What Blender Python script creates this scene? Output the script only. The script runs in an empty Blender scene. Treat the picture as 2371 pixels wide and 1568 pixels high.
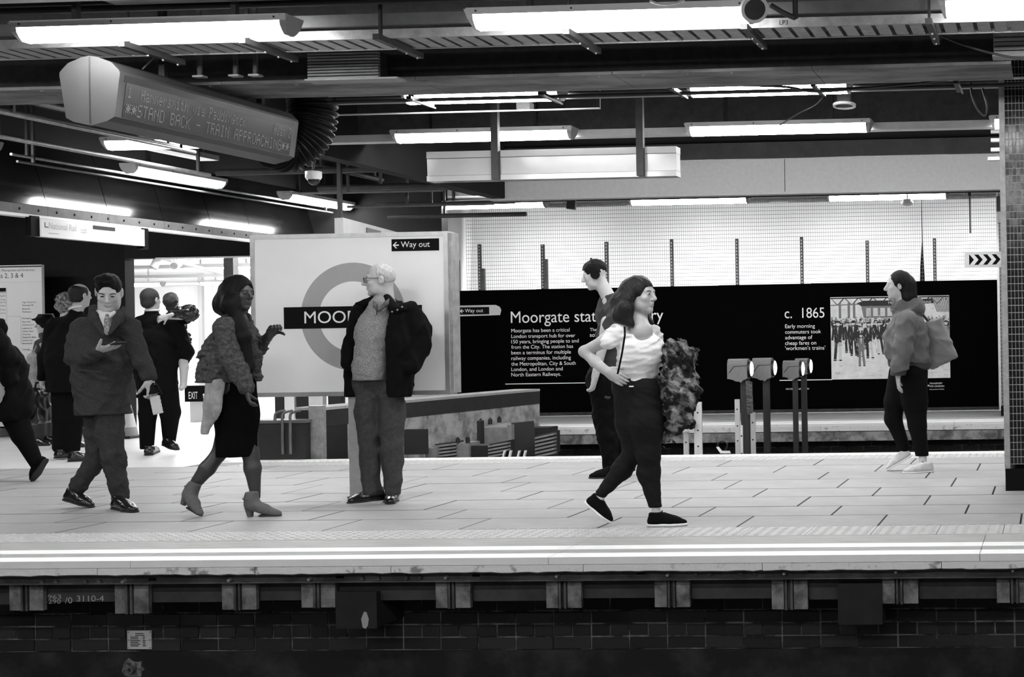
import bpy, bmesh, math, random
import numpy as np
from mathutils import Vector, Matrix
random.seed(7); rng = np.random.default_rng(7)
scene = bpy.context.scene
COL = scene.collection
# ------------------------------------------------------------------ camera
FPX, PPX, PPY, YAW, ROLL, EYE = 3300.0, 2256.0, 766.0, 0.0528, 0.0165, 1.22
C0 = np.array([0, 0, EYE])
FW = np.array([-math.sin(YAW), math.cos(YAW), 0]); R0 = np.array([math.cos(YAW), math.sin(YAW), 0]); UZ = np.array([0, 0, 1.0])
XA = math.cos(ROLL) * R0 - math.sin(ROLL) * UZ
YA = math.sin(ROLL) * R0 + math.cos(ROLL) * UZ
cam = bpy.data.cameras.new('camera'); camo = bpy.data.objects.new('camera', cam); COL.objects.link(camo)
cam.sensor_width = 36; cam.lens = FPX / 2371 * 36
cam.shift_x = (1185.5 - PPX) / 2371; cam.shift_y = (PPY - 784) / 2371
cam.clip_start = .05; cam.clip_end = 200
camo.matrix_world = Matrix(((XA[0], YA[0], -FW[0], 0), (XA[1], YA[1], -FW[1], 0), (XA[2], YA[2], -FW[2], EYE), (0, 0, 0, 1)))
scene.camera = camo
# ------------------------------------------------------------------ world, exposure
w = bpy.data.worlds.new('world'); scene.world = w; w.use_nodes = True
w.node_tree.nodes['Background'].inputs[0].default_value = (1, 1, 1, 1)
w.node_tree.nodes['Background'].inputs[1].default_value = 0.02
vs = scene.view_settings
scene.display_settings.display_device = 'sRGB'
vs.view_transform = 'Standard'; vs.look = 'None'; vs.gamma = 1; vs.use_curve_mapping = False
vs.exposure = 0.0
LAMP = 48.0      # radiance of the fluorescent diffusers
# ------------------------------------------------------------------ points in the place, read at a known distance
def ray(px, py): return FW + (px - PPX) / FPX * XA + (PPY - py) / FPX * YA
def P(px, py, Y):
    d = ray(px, py); return C0 + d * (Y / d[1])
def PX_(px, py, X):
    d = ray(px, py); return C0 + d * (X / d[0])
def G(px, py, z=0.0):
    d = ray(px, py); return C0 + d * ((z - EYE) / d[2])
# ------------------------------------------------------------------ materials
MATS = {}
def mat(name, col, rough=.7, metal=0, var=0.0, scale=8, bump=0.0, bscale=60, emit=0, spec=.5, det=4, col2=None, lo=.4, hi=.6, trans=0, stretch=None, coat=0):
    if name in MATS: return MATS[name]
    m = bpy.data.materials.new(name); m.use_nodes = True; nt = m.node_tree; b = nt.nodes['Principled BSDF']
    g = lambda v: (v, v, v, 1)
    b.inputs['Base Color'].default_value = g(col); b.inputs['Roughness'].default_value = rough; b.inputs['Metallic'].default_value = metal
    b.inputs['Specular IOR Level'].default_value = spec
    if coat: b.inputs['Coat Weight'].default_value = coat; b.inputs['Coat Roughness'].default_value = .1
    tc = nt.nodes.new('ShaderNodeTexCoord'); src = tc.outputs['Object']
    if stretch:
        mp = nt.nodes.new('ShaderNodeMapping'); mp.inputs['Scale'].default_value = stretch; nt.links.new(src, mp.inputs[0]); src = mp.outputs[0]
    if var or col2 is not None:
        n = nt.nodes.new('ShaderNodeTexNoise'); n.inputs['Scale'].default_value = scale; n.inputs['Detail'].default_value = det; n.inputs['Roughness'].default_value = .65
        nt.links.new(src, n.inputs['Vector'])
        r = nt.nodes.new('ShaderNodeValToRGB'); e = r.color_ramp.elements
        if col2 is not None: e[0].color = g(col); e[1].color = g(col2); e[0].position = lo; e[1].position = hi
        else: e[0].color = g(max(col * (1 - var), 0)); e[1].color = g(min(col * (1 + var), 1)); e[0].position = .3; e[1].position = .7
        nt.links.new(n.outputs['Fac'], r.inputs[0]); nt.links.new(r.outputs[0], b.inputs['Base Color'])
    if bump:
        n2 = nt.nodes.new('ShaderNodeTexNoise'); n2.inputs['Scale'].default_value = bscale; n2.inputs['Detail'].default_value = 3
        nt.links.new(src, n2.inputs['Vector'])
        bp = nt.nodes.new('ShaderNodeBump'); bp.inputs['Strength'].default_value = bump; bp.inputs['Distance'].default_value = .02
        nt.links.new(n2.outputs['Fac'], bp.inputs['Height']); nt.links.new(bp.outputs[0], b.inputs['Normal'])
    if emit: b.inputs['Emission Color'].default_value = g(1); b.inputs['Emission Strength'].default_value = emit
    if trans:
        t = nt.nodes.new('ShaderNodeBsdfTranslucent'); t.inputs[0].default_value = g(col); mx = nt.nodes.new('ShaderNodeMixShader'); mx.inputs[0].default_value = trans
        o = nt.nodes['Material Output']; nt.links.new(b.outputs[0], mx.inputs[1]); nt.links.new(t.outputs[0], mx.inputs[2]); nt.links.new(mx.outputs[0], o.inputs[0])
    MATS[name] = m; return m
M_white = mat('white enamel', .78, .35); M_offwhite = mat('off white paint', .6, .5, var=.08)
M_black = mat('black print', .003, .6, spec=.1); M_hoard = mat('black hoarding board', .0012, .8, spec=.02)
M_ink = mat('white print', .85, .6)
M_glow = mat('lamp diffuser', .9, .4, emit=LAMP); M_glow2 = mat('bright lamp diffuser', .9, .4, emit=LAMP * 2.2); M_flood = mat('work lamp diffuser', .9, .4, emit=LAMP * 2.6)
M_lampbody = mat('lamp housing', .62, .45, var=.06)
M_lampcap = mat('lamp end cap', .30, .55, var=.1)
M_soffit = mat('sooty soffit', .005, .9, var=.5, scale=3)
M_steel = mat('painted steel', .034, .6, var=.35, scale=5, bump=.15, bscale=20)
M_steelmid = mat('grey steel', .10, .55, var=.25, scale=6)
M_galv = mat('galvanised steel', .32, .45, metal=.3, var=.25, scale=14)
M_alu = mat('brushed aluminium', .50, .35, metal=.6, var=.12, scale=10)
M_beam = mat('dusty beam flange', .10, .85, col2=.27, scale=2.2, lo=.38, hi=.62, stretch=(.6, 2, 2))
M_web = mat('beam web', .05, .75, var=.3, scale=12)
M_paleb = mat('pale beam paint', .34, .75, var=.10, scale=20)
M_dark = mat('dark metal', .012, .5, var=.3)
M_blk = mat('black rubber', .003, .5, bump=.1, spec=.15); M_bright = mat('pale boxed beam paint', .62, .75, var=.06, scale=20)
M_cable = mat('cable sheath', .03, .5); M_cablel = mat('pale conduit', .55, .4)
# ------------------------------------------------------------------ mesh building
ORG = {}
def org(o): return ORG.get(o.name, np.zeros(3))
def thing(name, label, cat, loc=(0, 0, 0), group=None):
    o = bpy.data.objects.new(name, None); COL.objects.link(o); o.location = loc; o.empty_display_size = .1
    ORG[o.name] = np.array(loc, float); o['label'] = label; o['category'] = cat
    if group: o['group'] = group
    return o
def tag(o, label=None, cat=None, group=None, kind=None):
    for k, v in (('label', label), ('category', cat), ('group', group), ('kind', kind)):
        if v: o[k] = v
    return o
def link_mesh(name, me, parent=None, loc=None):
    o = bpy.data.objects.new(name, me); COL.objects.link(o)
    ORG[o.name] = np.zeros(3)
    if parent is not None:
        o.parent = parent; ORG[o.name] = org(parent)
    return o
class MB:
    def __init__(s): s.v = []; s.f = []; s.sm = []
    def add(s, vs, fs, smooth=False):
        n = len(s.v); s.v += [tuple(map(float, v)) for v in vs]; s.f += [tuple(i + n for i in f) for f in fs]; s.sm += [smooth] * len(fs); return s
    def box(s, a, b):
        x0, y0, z0 = a; x1, y1, z1 = b
        return s.add([(x0, y0, z0), (x1, y0, z0), (x1, y1, z0), (x0, y1, z0), (x0, y0, z1), (x1, y0, z1), (x1, y1, z1), (x0, y1, z1)],
                     [(0, 3, 2, 1), (4, 5, 6, 7), (0, 1, 5, 4), (1, 2, 6, 5), (2, 3, 7, 6), (3, 0, 4, 7)])
    def bev(s, a, b, c):   # box whose edges are chamfered by c on top/front
        x0, y0, z0 = a; x1, y1, z1 = b; vs = []
        for z, k in ((z0, 0), (z1 - c, 0), (z1, c)):
            vs += [(x0 + k, y0 + k, z), (x1 - k, y0 + k, z), (x1 - k, y1 - k, z), (x0 + k, y1 - k, z)]
        fs = [(3, 2, 1, 0), (8, 9, 10, 11)]
        for l in (0, 4):
            for i in range(4): j = (i + 1) % 4; fs.append((l + i, l + j, l + 4 + j, l + 4 + i))
        return s.add(vs, fs)
    def obox(s, c, ux, uy, uz, h):
        c, ux, uy, uz = (np.array(t, float) for t in (c, ux, uy, uz)); vs = []
        for k in (-1, 1):
            for a, b in ((-1, -1), (1, -1), (1, 1), (-1, 1)): vs.append(c + a * h[0] * ux + b * h[1] * uy + k * h[2] * uz)
        return s.add(vs, [(0, 3, 2, 1), (4, 5, 6, 7), (0, 1, 5, 4), (1, 2, 6, 5), (2, 3, 7, 6), (3, 0, 4, 7)])
    def tube(s, pts, r, n=8, caps=True, prof=None):
        pts = [np.array(p, float) for p in pts]; m = len(pts); rs = r if hasattr(r, '__len__') else [r] * m; vs = []; fs = []
        t0 = pts[1] - pts[0]; u = np.cross(t0, (0, 0, 1.0))
        if np.linalg.norm(u) < 1e-6 * np.linalg.norm(t0): u = np.array([1.0, 0, 0])
        u /= np.linalg.norm(u)
        for i in range(m):
            t = pts[min(i + 1, m - 1)] - pts[max(i - 1, 0)]; t = t / (np.linalg.norm(t) + 1e-12)
            u = u - t * (u @ t); u /= np.linalg.norm(u); v = np.cross(t, u)
            for k in range(n):
                a = 2 * math.pi * k / n; vs.append(pts[i] + rs[i] * (math.cos(a) * u + math.sin(a) * v))
        for i in range(m - 1):
            for k in range(n): j = (k + 1) % n; fs.append((i * n + k, i * n + j, (i + 1) * n + j, (i + 1) * n + k))
        s.add(vs, fs, True)
        if caps: s.add(vs[:n], [tuple(range(n))[::-1]]); s.add(vs[-n:], [tuple(range(n))])
        return s
    def prism(s, poly, axis, a, b):      # poly: 2D points (in the two other axes, cyclic order), extruded along axis
        def mk(p, t):
            if axis == 0: return (t, p[0], p[1])
            if axis == 1: return (p[0], t, p[1])
            return (p[0], p[1], t)
        n = len(poly); vs = [mk(p, a) for p in poly] + [mk(p, b) for p in poly]
        fs = [tuple(range(n))[::-1], tuple(range(n, 2 * n))] + [(i, (i + 1) % n, n + (i + 1) % n, n + i) for i in range(n)]
        return s.add(vs, fs)
    def ring(s, c, ux, uy, r0, r1, t, n=48):   # flat ring with thickness along ux x uy
        c, ux, uy = (np.array(q, float) for q in (c, ux, uy)); w_ = np.cross(ux, uy); vs = []; fs = []
        for i in range(n):
            a = 2 * math.pi * i / n; d = math.cos(a) * ux + math.sin(a) * uy
            vs += [c + r0 * d, c + r1 * d, c + r1 * d + t * w_, c + r0 * d + t * w_]
        for i in range(n):
            j = (i + 1) % n
            for k in range(4): l = (k + 1) % 4; fs.append((4 * i + k, 4 * j + k, 4 * j + l, 4 * i + l))
        return s.add(vs, fs)
    def disc(s, c, ux, uy, r, t=.003, n=24):
        c, ux, uy = (np.array(q, float) for q in (c, ux, uy)); w_ = np.cross(ux, uy)
        vs = [c + r * (math.cos(2 * math.pi * i / n) * ux + math.sin(2 * math.pi * i / n) * uy) for i in range(n)]
        vs += [v + t * w_ for v in vs]
        return s.add(vs, [tuple(range(n))[::-1], tuple(range(n, 2 * n))] + [(i, (i + 1) % n, n + (i + 1) % n, n + i) for i in range(n)])
    def ball(s, c, r, n=12, m=8, axes=None):
        c = np.array(c, float); r = np.array(r if hasattr(r, '__len__') else [r] * 3, float); A = np.eye(3) if axes is None else np.array(axes, float); vs = []; fs = []
        for i in range(m + 1):
            th = math.pi * i / m
            for k in range(n):
                a = 2 * math.pi * k / n; q = np.array([math.sin(th) * math.cos(a), math.sin(th) * math.sin(a), math.cos(th)]) * r
                vs.append(c + q @ A)
        for i in range(m):
            for k in range(n): j = (k + 1) % n; fs.append((i * n + k, (i + 1) * n + k, (i + 1) * n + j, i * n + j))
        return s.add(vs, fs, True)
    def mesh(s, name, m, o0=np.zeros(3)):
        me = bpy.data.meshes.new(name); me.from_pydata([(v[0] - o0[0], v[1] - o0[1], v[2] - o0[2]) for v in s.v], [], s.f)
        bm = bmesh.new(); bm.from_mesh(me); bmesh.ops.recalc_face_normals(bm, faces=bm.faces); bm.to_mesh(me); bm.free()
        if any(s.sm): me.polygons.foreach_set('use_smooth', s.sm)
        if m: me.materials.append(m)
        return me
    def build(s, name, m, parent=None, label=None, cat=None, group=None, kind=None):
        o = link_mesh(name, s.mesh(name, m, org(parent) if parent is not None else np.zeros(3)), parent)
        return tag(o, label, cat, group, kind)
def inst(name, me, loc, parent=None, rot=None, kind=None):      # shared mesh at a world place
    o = link_mesh(name, me, parent); o.location = tuple(np.array(loc, float) - (org(parent) if parent is not None else 0))
    if rot: o.rotation_euler = rot
    if kind: o['kind'] = kind
    return o
def struct(name, mb, m, label=None):
    o = mb.build(name, m); o['kind'] = 'structure'
    if label: o['label'] = label
    return o
def text(body, x0, z0, width, Y, m, parent, name='lettering', height=None, bold=0.0, normal='-Y', X=None, space=1.0, line=1.0, shear=0, depth=.0015):
    """flat lettering lying on a plane facing -Y (or on a plane X=const facing +X); x0,z0 is the baseline's left end"""
    cu = bpy.data.curves.new('t', 'FONT'); cu.body = body; cu.size = 1; cu.offset = bold; cu.space_character = space; cu.space_line = line; cu.resolution_u = 6; cu.shear = shear
    t = bpy.data.objects.new('t', cu); COL.objects.link(t)
    me = bpy.data.meshes.new_from_object(t.evaluated_get(bpy.context.evaluated_depsgraph_get()))
    bpy.data.objects.remove(t); bpy.data.curves.remove(cu)
    n = len(me.vertices); a = np.zeros(n * 3); me.vertices.foreach_get('co', a); a = a.reshape(-1, 3)
    lo = a.min(0); hi = a.max(0); s = width / (hi[0] - lo[0]); sz = s if height is None else height / (hi[1] - min(lo[1], 0) if False else (hi[1] - lo[1]))
    o0 = org(parent) if parent is not None else np.zeros(3); q = np.zeros_like(a)
    if normal == '-Y':
        q[:, 0] = x0 + (a[:, 0] - lo[0]) * s; q[:, 1] = Y - depth; q[:, 2] = z0 + a[:, 1] * sz
    else:   # facing +X, reading towards +Y
        q[:, 0] = X + depth; q[:, 1] = x0 + (a[:, 0] - lo[0]) * s; q[:, 2] = z0 + a[:, 1] * sz
    q -= o0; me.vertices.foreach_set('co', q.ravel()); me.update(); me.materials.clear(); me.materials.append(m)
    return link_mesh(name, me, parent)
# ================================================================== THE SETTING
EDGE, FAR, OPP, HOARD = 7.78, 14.40, 19.05, 21.9        # near edge, far edge, opposite platform edge, hoarding face
XL, XR = -13.5, 2.6
YB0 = EDGE + .40
M_slab = mat('paving slab', .31, .62, var=.10, scale=3.5, bump=.05, bscale=40)
M_joint = mat('joint mortar', .12, .9)
M_tact = mat('tactile tile', .44, .6, var=.08, scale=6)
M_line = mat('white platform line', .86, .6, var=.04)
M_rib = mat('ribbed edge strip', .40, .6, var=.2, scale=10, stretch=(.3, 8, 1))
M_nose = mat('coping front', .26, .85, col2=.78, scale=11, lo=.30, hi=.42, bump=.4, bscale=25)
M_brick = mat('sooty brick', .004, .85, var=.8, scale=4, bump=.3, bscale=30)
M_mortar = mat('old mortar', .02, .95, col2=.20, scale=6, lo=.42, hi=.62)
M_conc = mat('stained concrete', .16, .85, col2=.42, scale=5, lo=.36, hi=.6, bump=.2, bscale=18)
M_bed = mat('track ballast', .05, .95, var=.5, scale=20)
fl = struct('floor', MB().box((XL - 3, EDGE + .03, -.09), (XR, FAR - .03, -.035)).box((XL - 3, YB0, -.3), (XR, FAR - .03, -.085)), M_joint, 'island platform paved with grey slabs')
struct('floor', MB().box((-26, FAR - .03, -.30), (-8.3, OPP + .02, -.003)).box((-26, 13.725, -.034), (-8.62, FAR - .03, -.003)).box((-26, OPP + .02, -.3), (-9.5, 36, -.003)), mat('concourse floor', .62, .45, var=.05, scale=2), 'pale smooth concourse floor past the end of the bay track')
# paving: rows of 900 x 600 slabs, staggered
GAP = .008
slab_me = {}
def slab_mesh(k):
    me = MB().bev((0, 0, -.04), (k[0], k[1], 0), .0035).mesh('paving_slab', M_slab); me.materials.append(M_joint)
    for pl in me.polygons: pl.material_index = 0 if pl.normal.z > .9 else 1
    return me
def slab(w_, d_):
    k = (round(w_, 3), round(d_, 3))
    if k not in slab_me: slab_me[k] = slab_mesh(k)
    return slab_me[k]
rows = [8.95, 9.49, 10.0, 10.58, 11.15, 11.82, 12.43, 13.08, 13.72]
for i in range(len(rows) - 1):
    x = XL - 2 + [.0, .52, .2, .66, .31, .05, .45, .7][i]
    while x < XR - .9:
        inst('paving_slab', slab(.9 - GAP, rows[i + 1] - rows[i] - GAP), (x, rows[i], random.uniform(-.001, .001)), fl); x += .9
# tactile tiles with blisters, near and far
def tactile_mesh():
    mb = MB().box((0, 0, -.03), (.396, .396, 0))
    for i in range(6):
        for j in range(6):
            cx, cy = .033 + i * .066, .033 + j * .066; a = .019; b_ = .012
            q = [(cx - a, cy, 0), (cx, cy - b_, 0), (cx + a, cy, 0), (cx, cy + b_, 0)]; t = [(cx + (p[0] - cx) * .6, cy + (p[1] - cy) * .6, .0055) for p in q]
            mb.add(q + t, [(4, 5, 6, 7), (0, 1, 5, 4), (1, 2, 6, 5), (2, 3, 7, 6), (3, 0, 4, 7)])
    return mb.mesh('tactile_tile', M_tact)
tm = tactile_mesh()
x = XL - 2
while x < XR - .4:
    inst('tactile_tile', tm, (x, 8.548, 0), fl)
    if x > -8.6: inst('tactile_tile', tm, (x + .13, 13.727, 0), fl)
    x += .4
def edge_strips(parent, y0, sgn, x0, x1):     # ribbed strip, white line, ribbed strip, white nosing; sgn +1 runs inwards
    def strip(a, b, z, m, n, nm):
        lo, hi = sorted((y0 + sgn * a, y0 + sgn * b)); L = 2.4; x = x0
        while x < x1 - .01:
            xe = min(x + L, x1); MB().box((x, lo, -.04), (xe - .004, hi, z)).build(nm, m, parent); x = xe
    strip(0, .15, .0, M_line, 1, 'white_nosing')
    for k in range(4): strip(.153 + k * .031, .153 + k * .031 + .024, -.002, M_rib, 1, 'ribbed_strip')
    strip(.278, .425, .001, M_line, 1, 'white_line')
    for k in range(9): strip(.43 + k * .037, .43 + k * .037 + .030, -.001, M_rib, 1, 'ribbed_strip')
edge_strips(fl, EDGE, 1, -7.6, XR)
def far_strips():
    def strip(a, b, z, m, nm):
        x = -8.5
        while x < XR:
            MB().box((x, FAR - b, -.04), (min(x + 2.4, XR) - .004, FAR - a, z)).build(nm, m, fl); x += 2.4
    strip(0, .09, 0, M_line, 'white_nosing'); strip(.095, .155, -.002, M_rib, 'ribbed_strip'); strip(.16, .27, .001, M_line, 'white_line')
far_strips()
# near coping: front faces of the coping stones
tr = struct('trim_1', MB().box((-16, EDGE + .03, -.09), (XR, EDGE + .2, -.045)), M_nose, 'worn white concrete coping along the near platform edge')
xs = [-16] + [P(p, 1320, EDGE)[0] for p in (225, 590, 905, 1350, 1765, 2180)] + [XR]
xs = [-16, -10.6, -8.0] + xs[1:]
for a, b in zip(xs[:-1], xs[1:]):
    mb = MB(); n = max(2, int((b - a) / .05)); top = -.0405
    vs = []; fs = []
    for i in range(n + 1):       # ragged lower edge
        x = a + .002 + (b - a - .004) * i / n; zb = -.083 - random.random() * .007
        vs += [(x, EDGE + .012, top), (x, EDGE, top - .006), (x, EDGE + .001, zb + .006), (x, EDGE + .012, zb), (x, EDGE + .06, zb), (x, EDGE + .06, top)]
    for i in range(n):
        for k in range(6): l = (k + 1) % 6; fs.append((6 * i + k, 6 * i + l, 6 * i + 6 + l, 6 * i + 6 + k))
    fs += [tuple(range(6)), tuple(range(6 * n, 6 * n + 6))]
    mb.add(vs, fs).build('coping_stone', M_nose, tr)
# steel channel with bolts and slots
M_chan = mat('rusty channel', .035, .6, col2=.10, scale=5, lo=.4, hi=.65, bump=.2, bscale=30)
M_plate = mat('bearing plate', .06, .7, col2=.22, scale=9, lo=.36, hi=.62, bump=.2, bscale=30)
M_pdark = mat('dark fascia board', .018, .7, col2=.04, scale=4, lo=.4, hi=.65)
ch = struct('trim_2', MB().box((-16, EDGE + .075, -.137), (XR, EDGE + .12, -.094)).box((-16, EDGE + .05, -.141), (XR, EDGE + .12, -.134)).box((-16, EDGE + .055, -.098), (XR, EDGE + .12, -.09)), M_chan, 'rusty steel channel under the near coping')
for p in (100, 132, 200, 232, 840, 877, 942, 973, 1612, 1644, 1716, 1748):
    c = P(p, 1348 - (p - 100) * .0125, EDGE + .074); MB().tube([c, c - np.array([0, .014, 0])], .012, 8).build('bolt', M_chan, ch)
for p in (290, 535, 720, 1036, 1292, 1548, 1817, 2075, 2345):
    c = P(p, 1347 - (p - 100) * .0125, EDGE + .074); MB().tube([c, c - np.array([0, .03, .004])], [.013, .008], 8).build('bolt', M_galv, ch)
for p in (353, 787, 1102, 1484, 1880, 2275):
    c = P(p, 1345 - (p - 100) * .0125, EDGE + .073); MB().box(c - [.022, .002, .007], c + [.022, .002, .007]).build('slot', M_black, ch)
pairs = [(22, 48, 68, 100, 1414), (266, 290, 310, 344, 1421), (514, 541, 560, 593, 1412), (698, 725, 743, 776, 1407), (1009, 1036, 1055, 1089, 1408), (1265, 1292, 1314, 1346, 1408),
         (1516, 1544, 1566, 1597, 1406), (1787, 1815, 1838, 1870, 1411), (2043, 2072, 2092, 2126, 1398), (2308, 2338, 2360, 2392, 1396)]
yp = EDGE + .10
for a, b, c, d, bot in pairs:
    zt = -.1405; zb = P((a + d) / 2, bot, yp)[2]
    for u, v in ((a, b), (c, d)):
        x0 = P(u, 1385, yp)[0]; x1 = P(v, 1385, yp)[0]; MB().box((x0, yp, zb), (x1, yp + .03, zt)).build('bearing_plate', M_plate, ch)
    x0 = P(b, 1385, yp)[0] + .008; x1 = P(c, 1385, yp)[0] - .004
    MB().box((x0, yp - .012, zb - .002), (x0 + .012, yp + .09, zt)).box((x1 - .012, yp - .012, zb - .002), (x1, yp + .09, zt)).box((x0 + .011, yp + .02, zb), (x1 - .011, yp + .05, zt)).build('rail_bracket', M_chan, ch)
ends = [(-100, 22)] + [(pairs[i][3], pairs[i + 1][0]) for i in range(9)]
for i, (a, b) in enumerate(ends):
    x0 = P(a, 1385, yp)[0]; x1 = P(b, 1385, yp)[0]; MB().box((x0 + .004, yp + .035, -.262 + random.uniform(-.008, .01)), (x1 - .004, yp + .06, -.141)).build('fascia_board', M_pdark, ch)
# chalk figures on a fascia board
M_chalk = mat('chalk', .34, .9)
for s_, a, b_, c in (('963', 111, 1387, 142), ('-290', 106, 1398, 141), ('/0', 151, 1397, 168), ('3110-4', 178, 1393, 241)):
    q = P(a, b_, yp + .034); text(s_, q[0], q[2], P(c, b_, yp + .034)[0] - q[0], yp + .034, M_chalk, ch, 'chalk_mark', height=.024 if a < 150 else .034)
# brick wall under the platform
YB = EDGE + .42
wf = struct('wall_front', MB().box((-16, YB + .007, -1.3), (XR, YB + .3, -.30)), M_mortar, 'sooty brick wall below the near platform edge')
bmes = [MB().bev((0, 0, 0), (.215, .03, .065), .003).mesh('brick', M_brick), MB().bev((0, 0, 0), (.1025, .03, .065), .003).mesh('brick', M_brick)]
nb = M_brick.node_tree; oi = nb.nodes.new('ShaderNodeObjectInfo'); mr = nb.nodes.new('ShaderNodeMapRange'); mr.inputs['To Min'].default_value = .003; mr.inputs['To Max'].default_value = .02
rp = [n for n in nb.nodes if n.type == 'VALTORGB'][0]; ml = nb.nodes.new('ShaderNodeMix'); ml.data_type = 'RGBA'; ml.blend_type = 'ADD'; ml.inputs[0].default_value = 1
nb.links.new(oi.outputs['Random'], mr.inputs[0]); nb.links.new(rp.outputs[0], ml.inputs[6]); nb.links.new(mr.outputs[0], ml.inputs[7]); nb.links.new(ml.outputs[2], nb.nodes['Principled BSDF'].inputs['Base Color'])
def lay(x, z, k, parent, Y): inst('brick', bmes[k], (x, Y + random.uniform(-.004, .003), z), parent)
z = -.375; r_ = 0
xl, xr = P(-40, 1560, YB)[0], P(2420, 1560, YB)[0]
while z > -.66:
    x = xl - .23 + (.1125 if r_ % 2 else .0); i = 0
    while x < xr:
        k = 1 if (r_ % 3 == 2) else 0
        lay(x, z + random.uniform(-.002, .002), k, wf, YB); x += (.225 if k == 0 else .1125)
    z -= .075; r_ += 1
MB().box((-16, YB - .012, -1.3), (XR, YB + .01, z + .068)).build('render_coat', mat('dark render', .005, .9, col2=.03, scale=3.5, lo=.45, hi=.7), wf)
# corbels hanging from the platform edge
for a, b_, t, u, nm in ((777, 872, 1372, 1456, 1), (1940, 2043, 1352, 1447, 2)):
    x0 = P(a, 1400, EDGE + .085)[0]; x1 = P(b_, 1400, EDGE + .085)[0]; zt = P(a, t, EDGE + .085)[2]; zb = P(a, u, EDGE + .085)[2]
    MB().bev((x0, EDGE + .085, zb), (x1, YB + .02, min(zt, -.1415)), .004).build('corbel', mat('sooty concrete', .008, .8, var=.5, scale=9), wf)
q = P(845, 1432, EDGE + .084); MB().add([q + np.array(v) * .001 for v in ((-22, 0, -5), (-14, 0, -52), (2, 0, -60), (16, 0, -42), (22, 0, -4), (10, 0, 34), (-4, 0, 38), (-12, 0, 22))] , [(0, 1, 2, 3, 4, 5, 6, 7)]).build('lime_stain', M_chalk, wf)
# data plate on the bricks
q0 = P(297, 1503, YB - .004); q1 = P(352, 1460, YB - .004)
dp = thing('data_plate', 'small white riveted data plate with printed lines on the bricks', 'plate', (q0[0], YB, q0[2]))
MB().box((q0[0], YB - .012, q0[2]), (q1[0], YB - .004, q1[2])).build('plate', mat('plate enamel', .50, .5, var=.1), dp)
hh = (q1[2] - q0[2])
for i in range(8):
    zz_ = q1[2] - .016 - i * .0105; xx_ = q0[0] + (.05 if i < 2 else .02)
    MB().box((xx_, YB - .0135, zz_ - .0025), (xx_ + random.uniform(.045, .06), YB - .0118, zz_ + .0015)).build('print_line', M_black, dp)
    if i > 1: MB().box((q0[0] + .095, YB - .0135, zz_ - .0025), (q0[0] + .095 + random.uniform(.012, .022), YB - .0118, zz_ + .0015)).build('print_line', M_black, dp)
for dx in (.008, q1[0] - q0[0] - .008):
    for dz in (.008, hh / 2, hh - .008): MB().disc((q0[0] + dx, YB - .0122, q0[2] + dz), (1, 0, 0), (0, 0, 1), .003, .002, 8).build('rivet', M_dark, dp)
# round pipe stub with lime stain at the bottom
q = P(312, 1548, YB); mb = MB().ring(q - [0, .022, 0], (1, 0, 0), (0, 0, 1), .012, .022, .03, 16)
pst = mb.build('pipe_stub', mat('limed pipe', .12, .8, var=.4), wf)
MB().add([q + np.array([.075 * math.cos(a) * random.uniform(.7, 1.1), -.016, .062 * math.sin(a) * random.uniform(.7, 1.15)]) for a in np.linspace(0, 2 * math.pi, 17)[:-1]], [tuple(range(16))]).build('lime_stain', mat('lime stain', .02, .9, col2=.22, scale=22), wf)
# near track bed, far bay track bed, opposite platform
struct('floor', MB().box((-16, -3, -1.5), (XR, YB, -1.3)), M_bed, 'dark near track bed')
struct('floor', MB().box((-8.3, FAR - .03, -1.3), (XR, OPP + .6, -1.1)), M_bed, 'dark bay track bed')
struct('wall_inner', MB().box((-8.3, FAR - .2, -1.2), (XR, FAR - .035, -.301)), M_mortar, 'bay side brick wall of the island platform')
of = struct('floor', MB().box((-9.5, OPP + .03, -.11), (XR, 26, -.012)).box((-9.5, OPP + .36, -.25), (XR, 26, -.10)), M_slab, 'opposite platform in front of the black hoarding')
for nm, a, b_, zt, m in (('white_nosing', 0, .28, 0, M_line), ('ribbed_strip', .285, .36, -.002, M_rib), ('white_line', .365, .62, .0, M_line), ('ribbed_strip', .63, .80, -.001, M_rib), ('white_line', .82, 1.0, .0, M_tact)):
    x = -8.5
    while x < XR: MB().box((x, OPP + a, -.03), (min(x + 2.4, XR) - .004, OPP + b_, zt)).build(nm, m, of); x += 2.4
x = -8.5
while x < XR: MB().box((x, OPP - .004, -.10), (min(x + 1.8, XR) - .004, OPP + .1, -.0305)).build('coping_stone', M_nose, of); x += 1.8
x = -8.5; M_of = mat('mottled edge beam', .10, .85, col2=.36, scale=7, lo=.38, hi=.62)
while x < XR: MB().box((x, OPP + .004, -.235), (min(x + 2.6, XR) - .004, OPP + .30, -.1115)).build('edge_beam', M_of, of); x += 2.6
wo = struct('wall_far', MB().box((-8.5, OPP + .34, -1.2), (XR, OPP + .6, -.25)), M_mortar, 'dark brick wall below the opposite platform')
z = -.33; r_ = 0
while z > -.50:
    x = -7.4 + (.1125 if r_ % 2 else 0)
    while x < .2: lay(x, z, 0, wo, OPP + .325); x += .225
    z -= .075; r_ += 1
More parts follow.
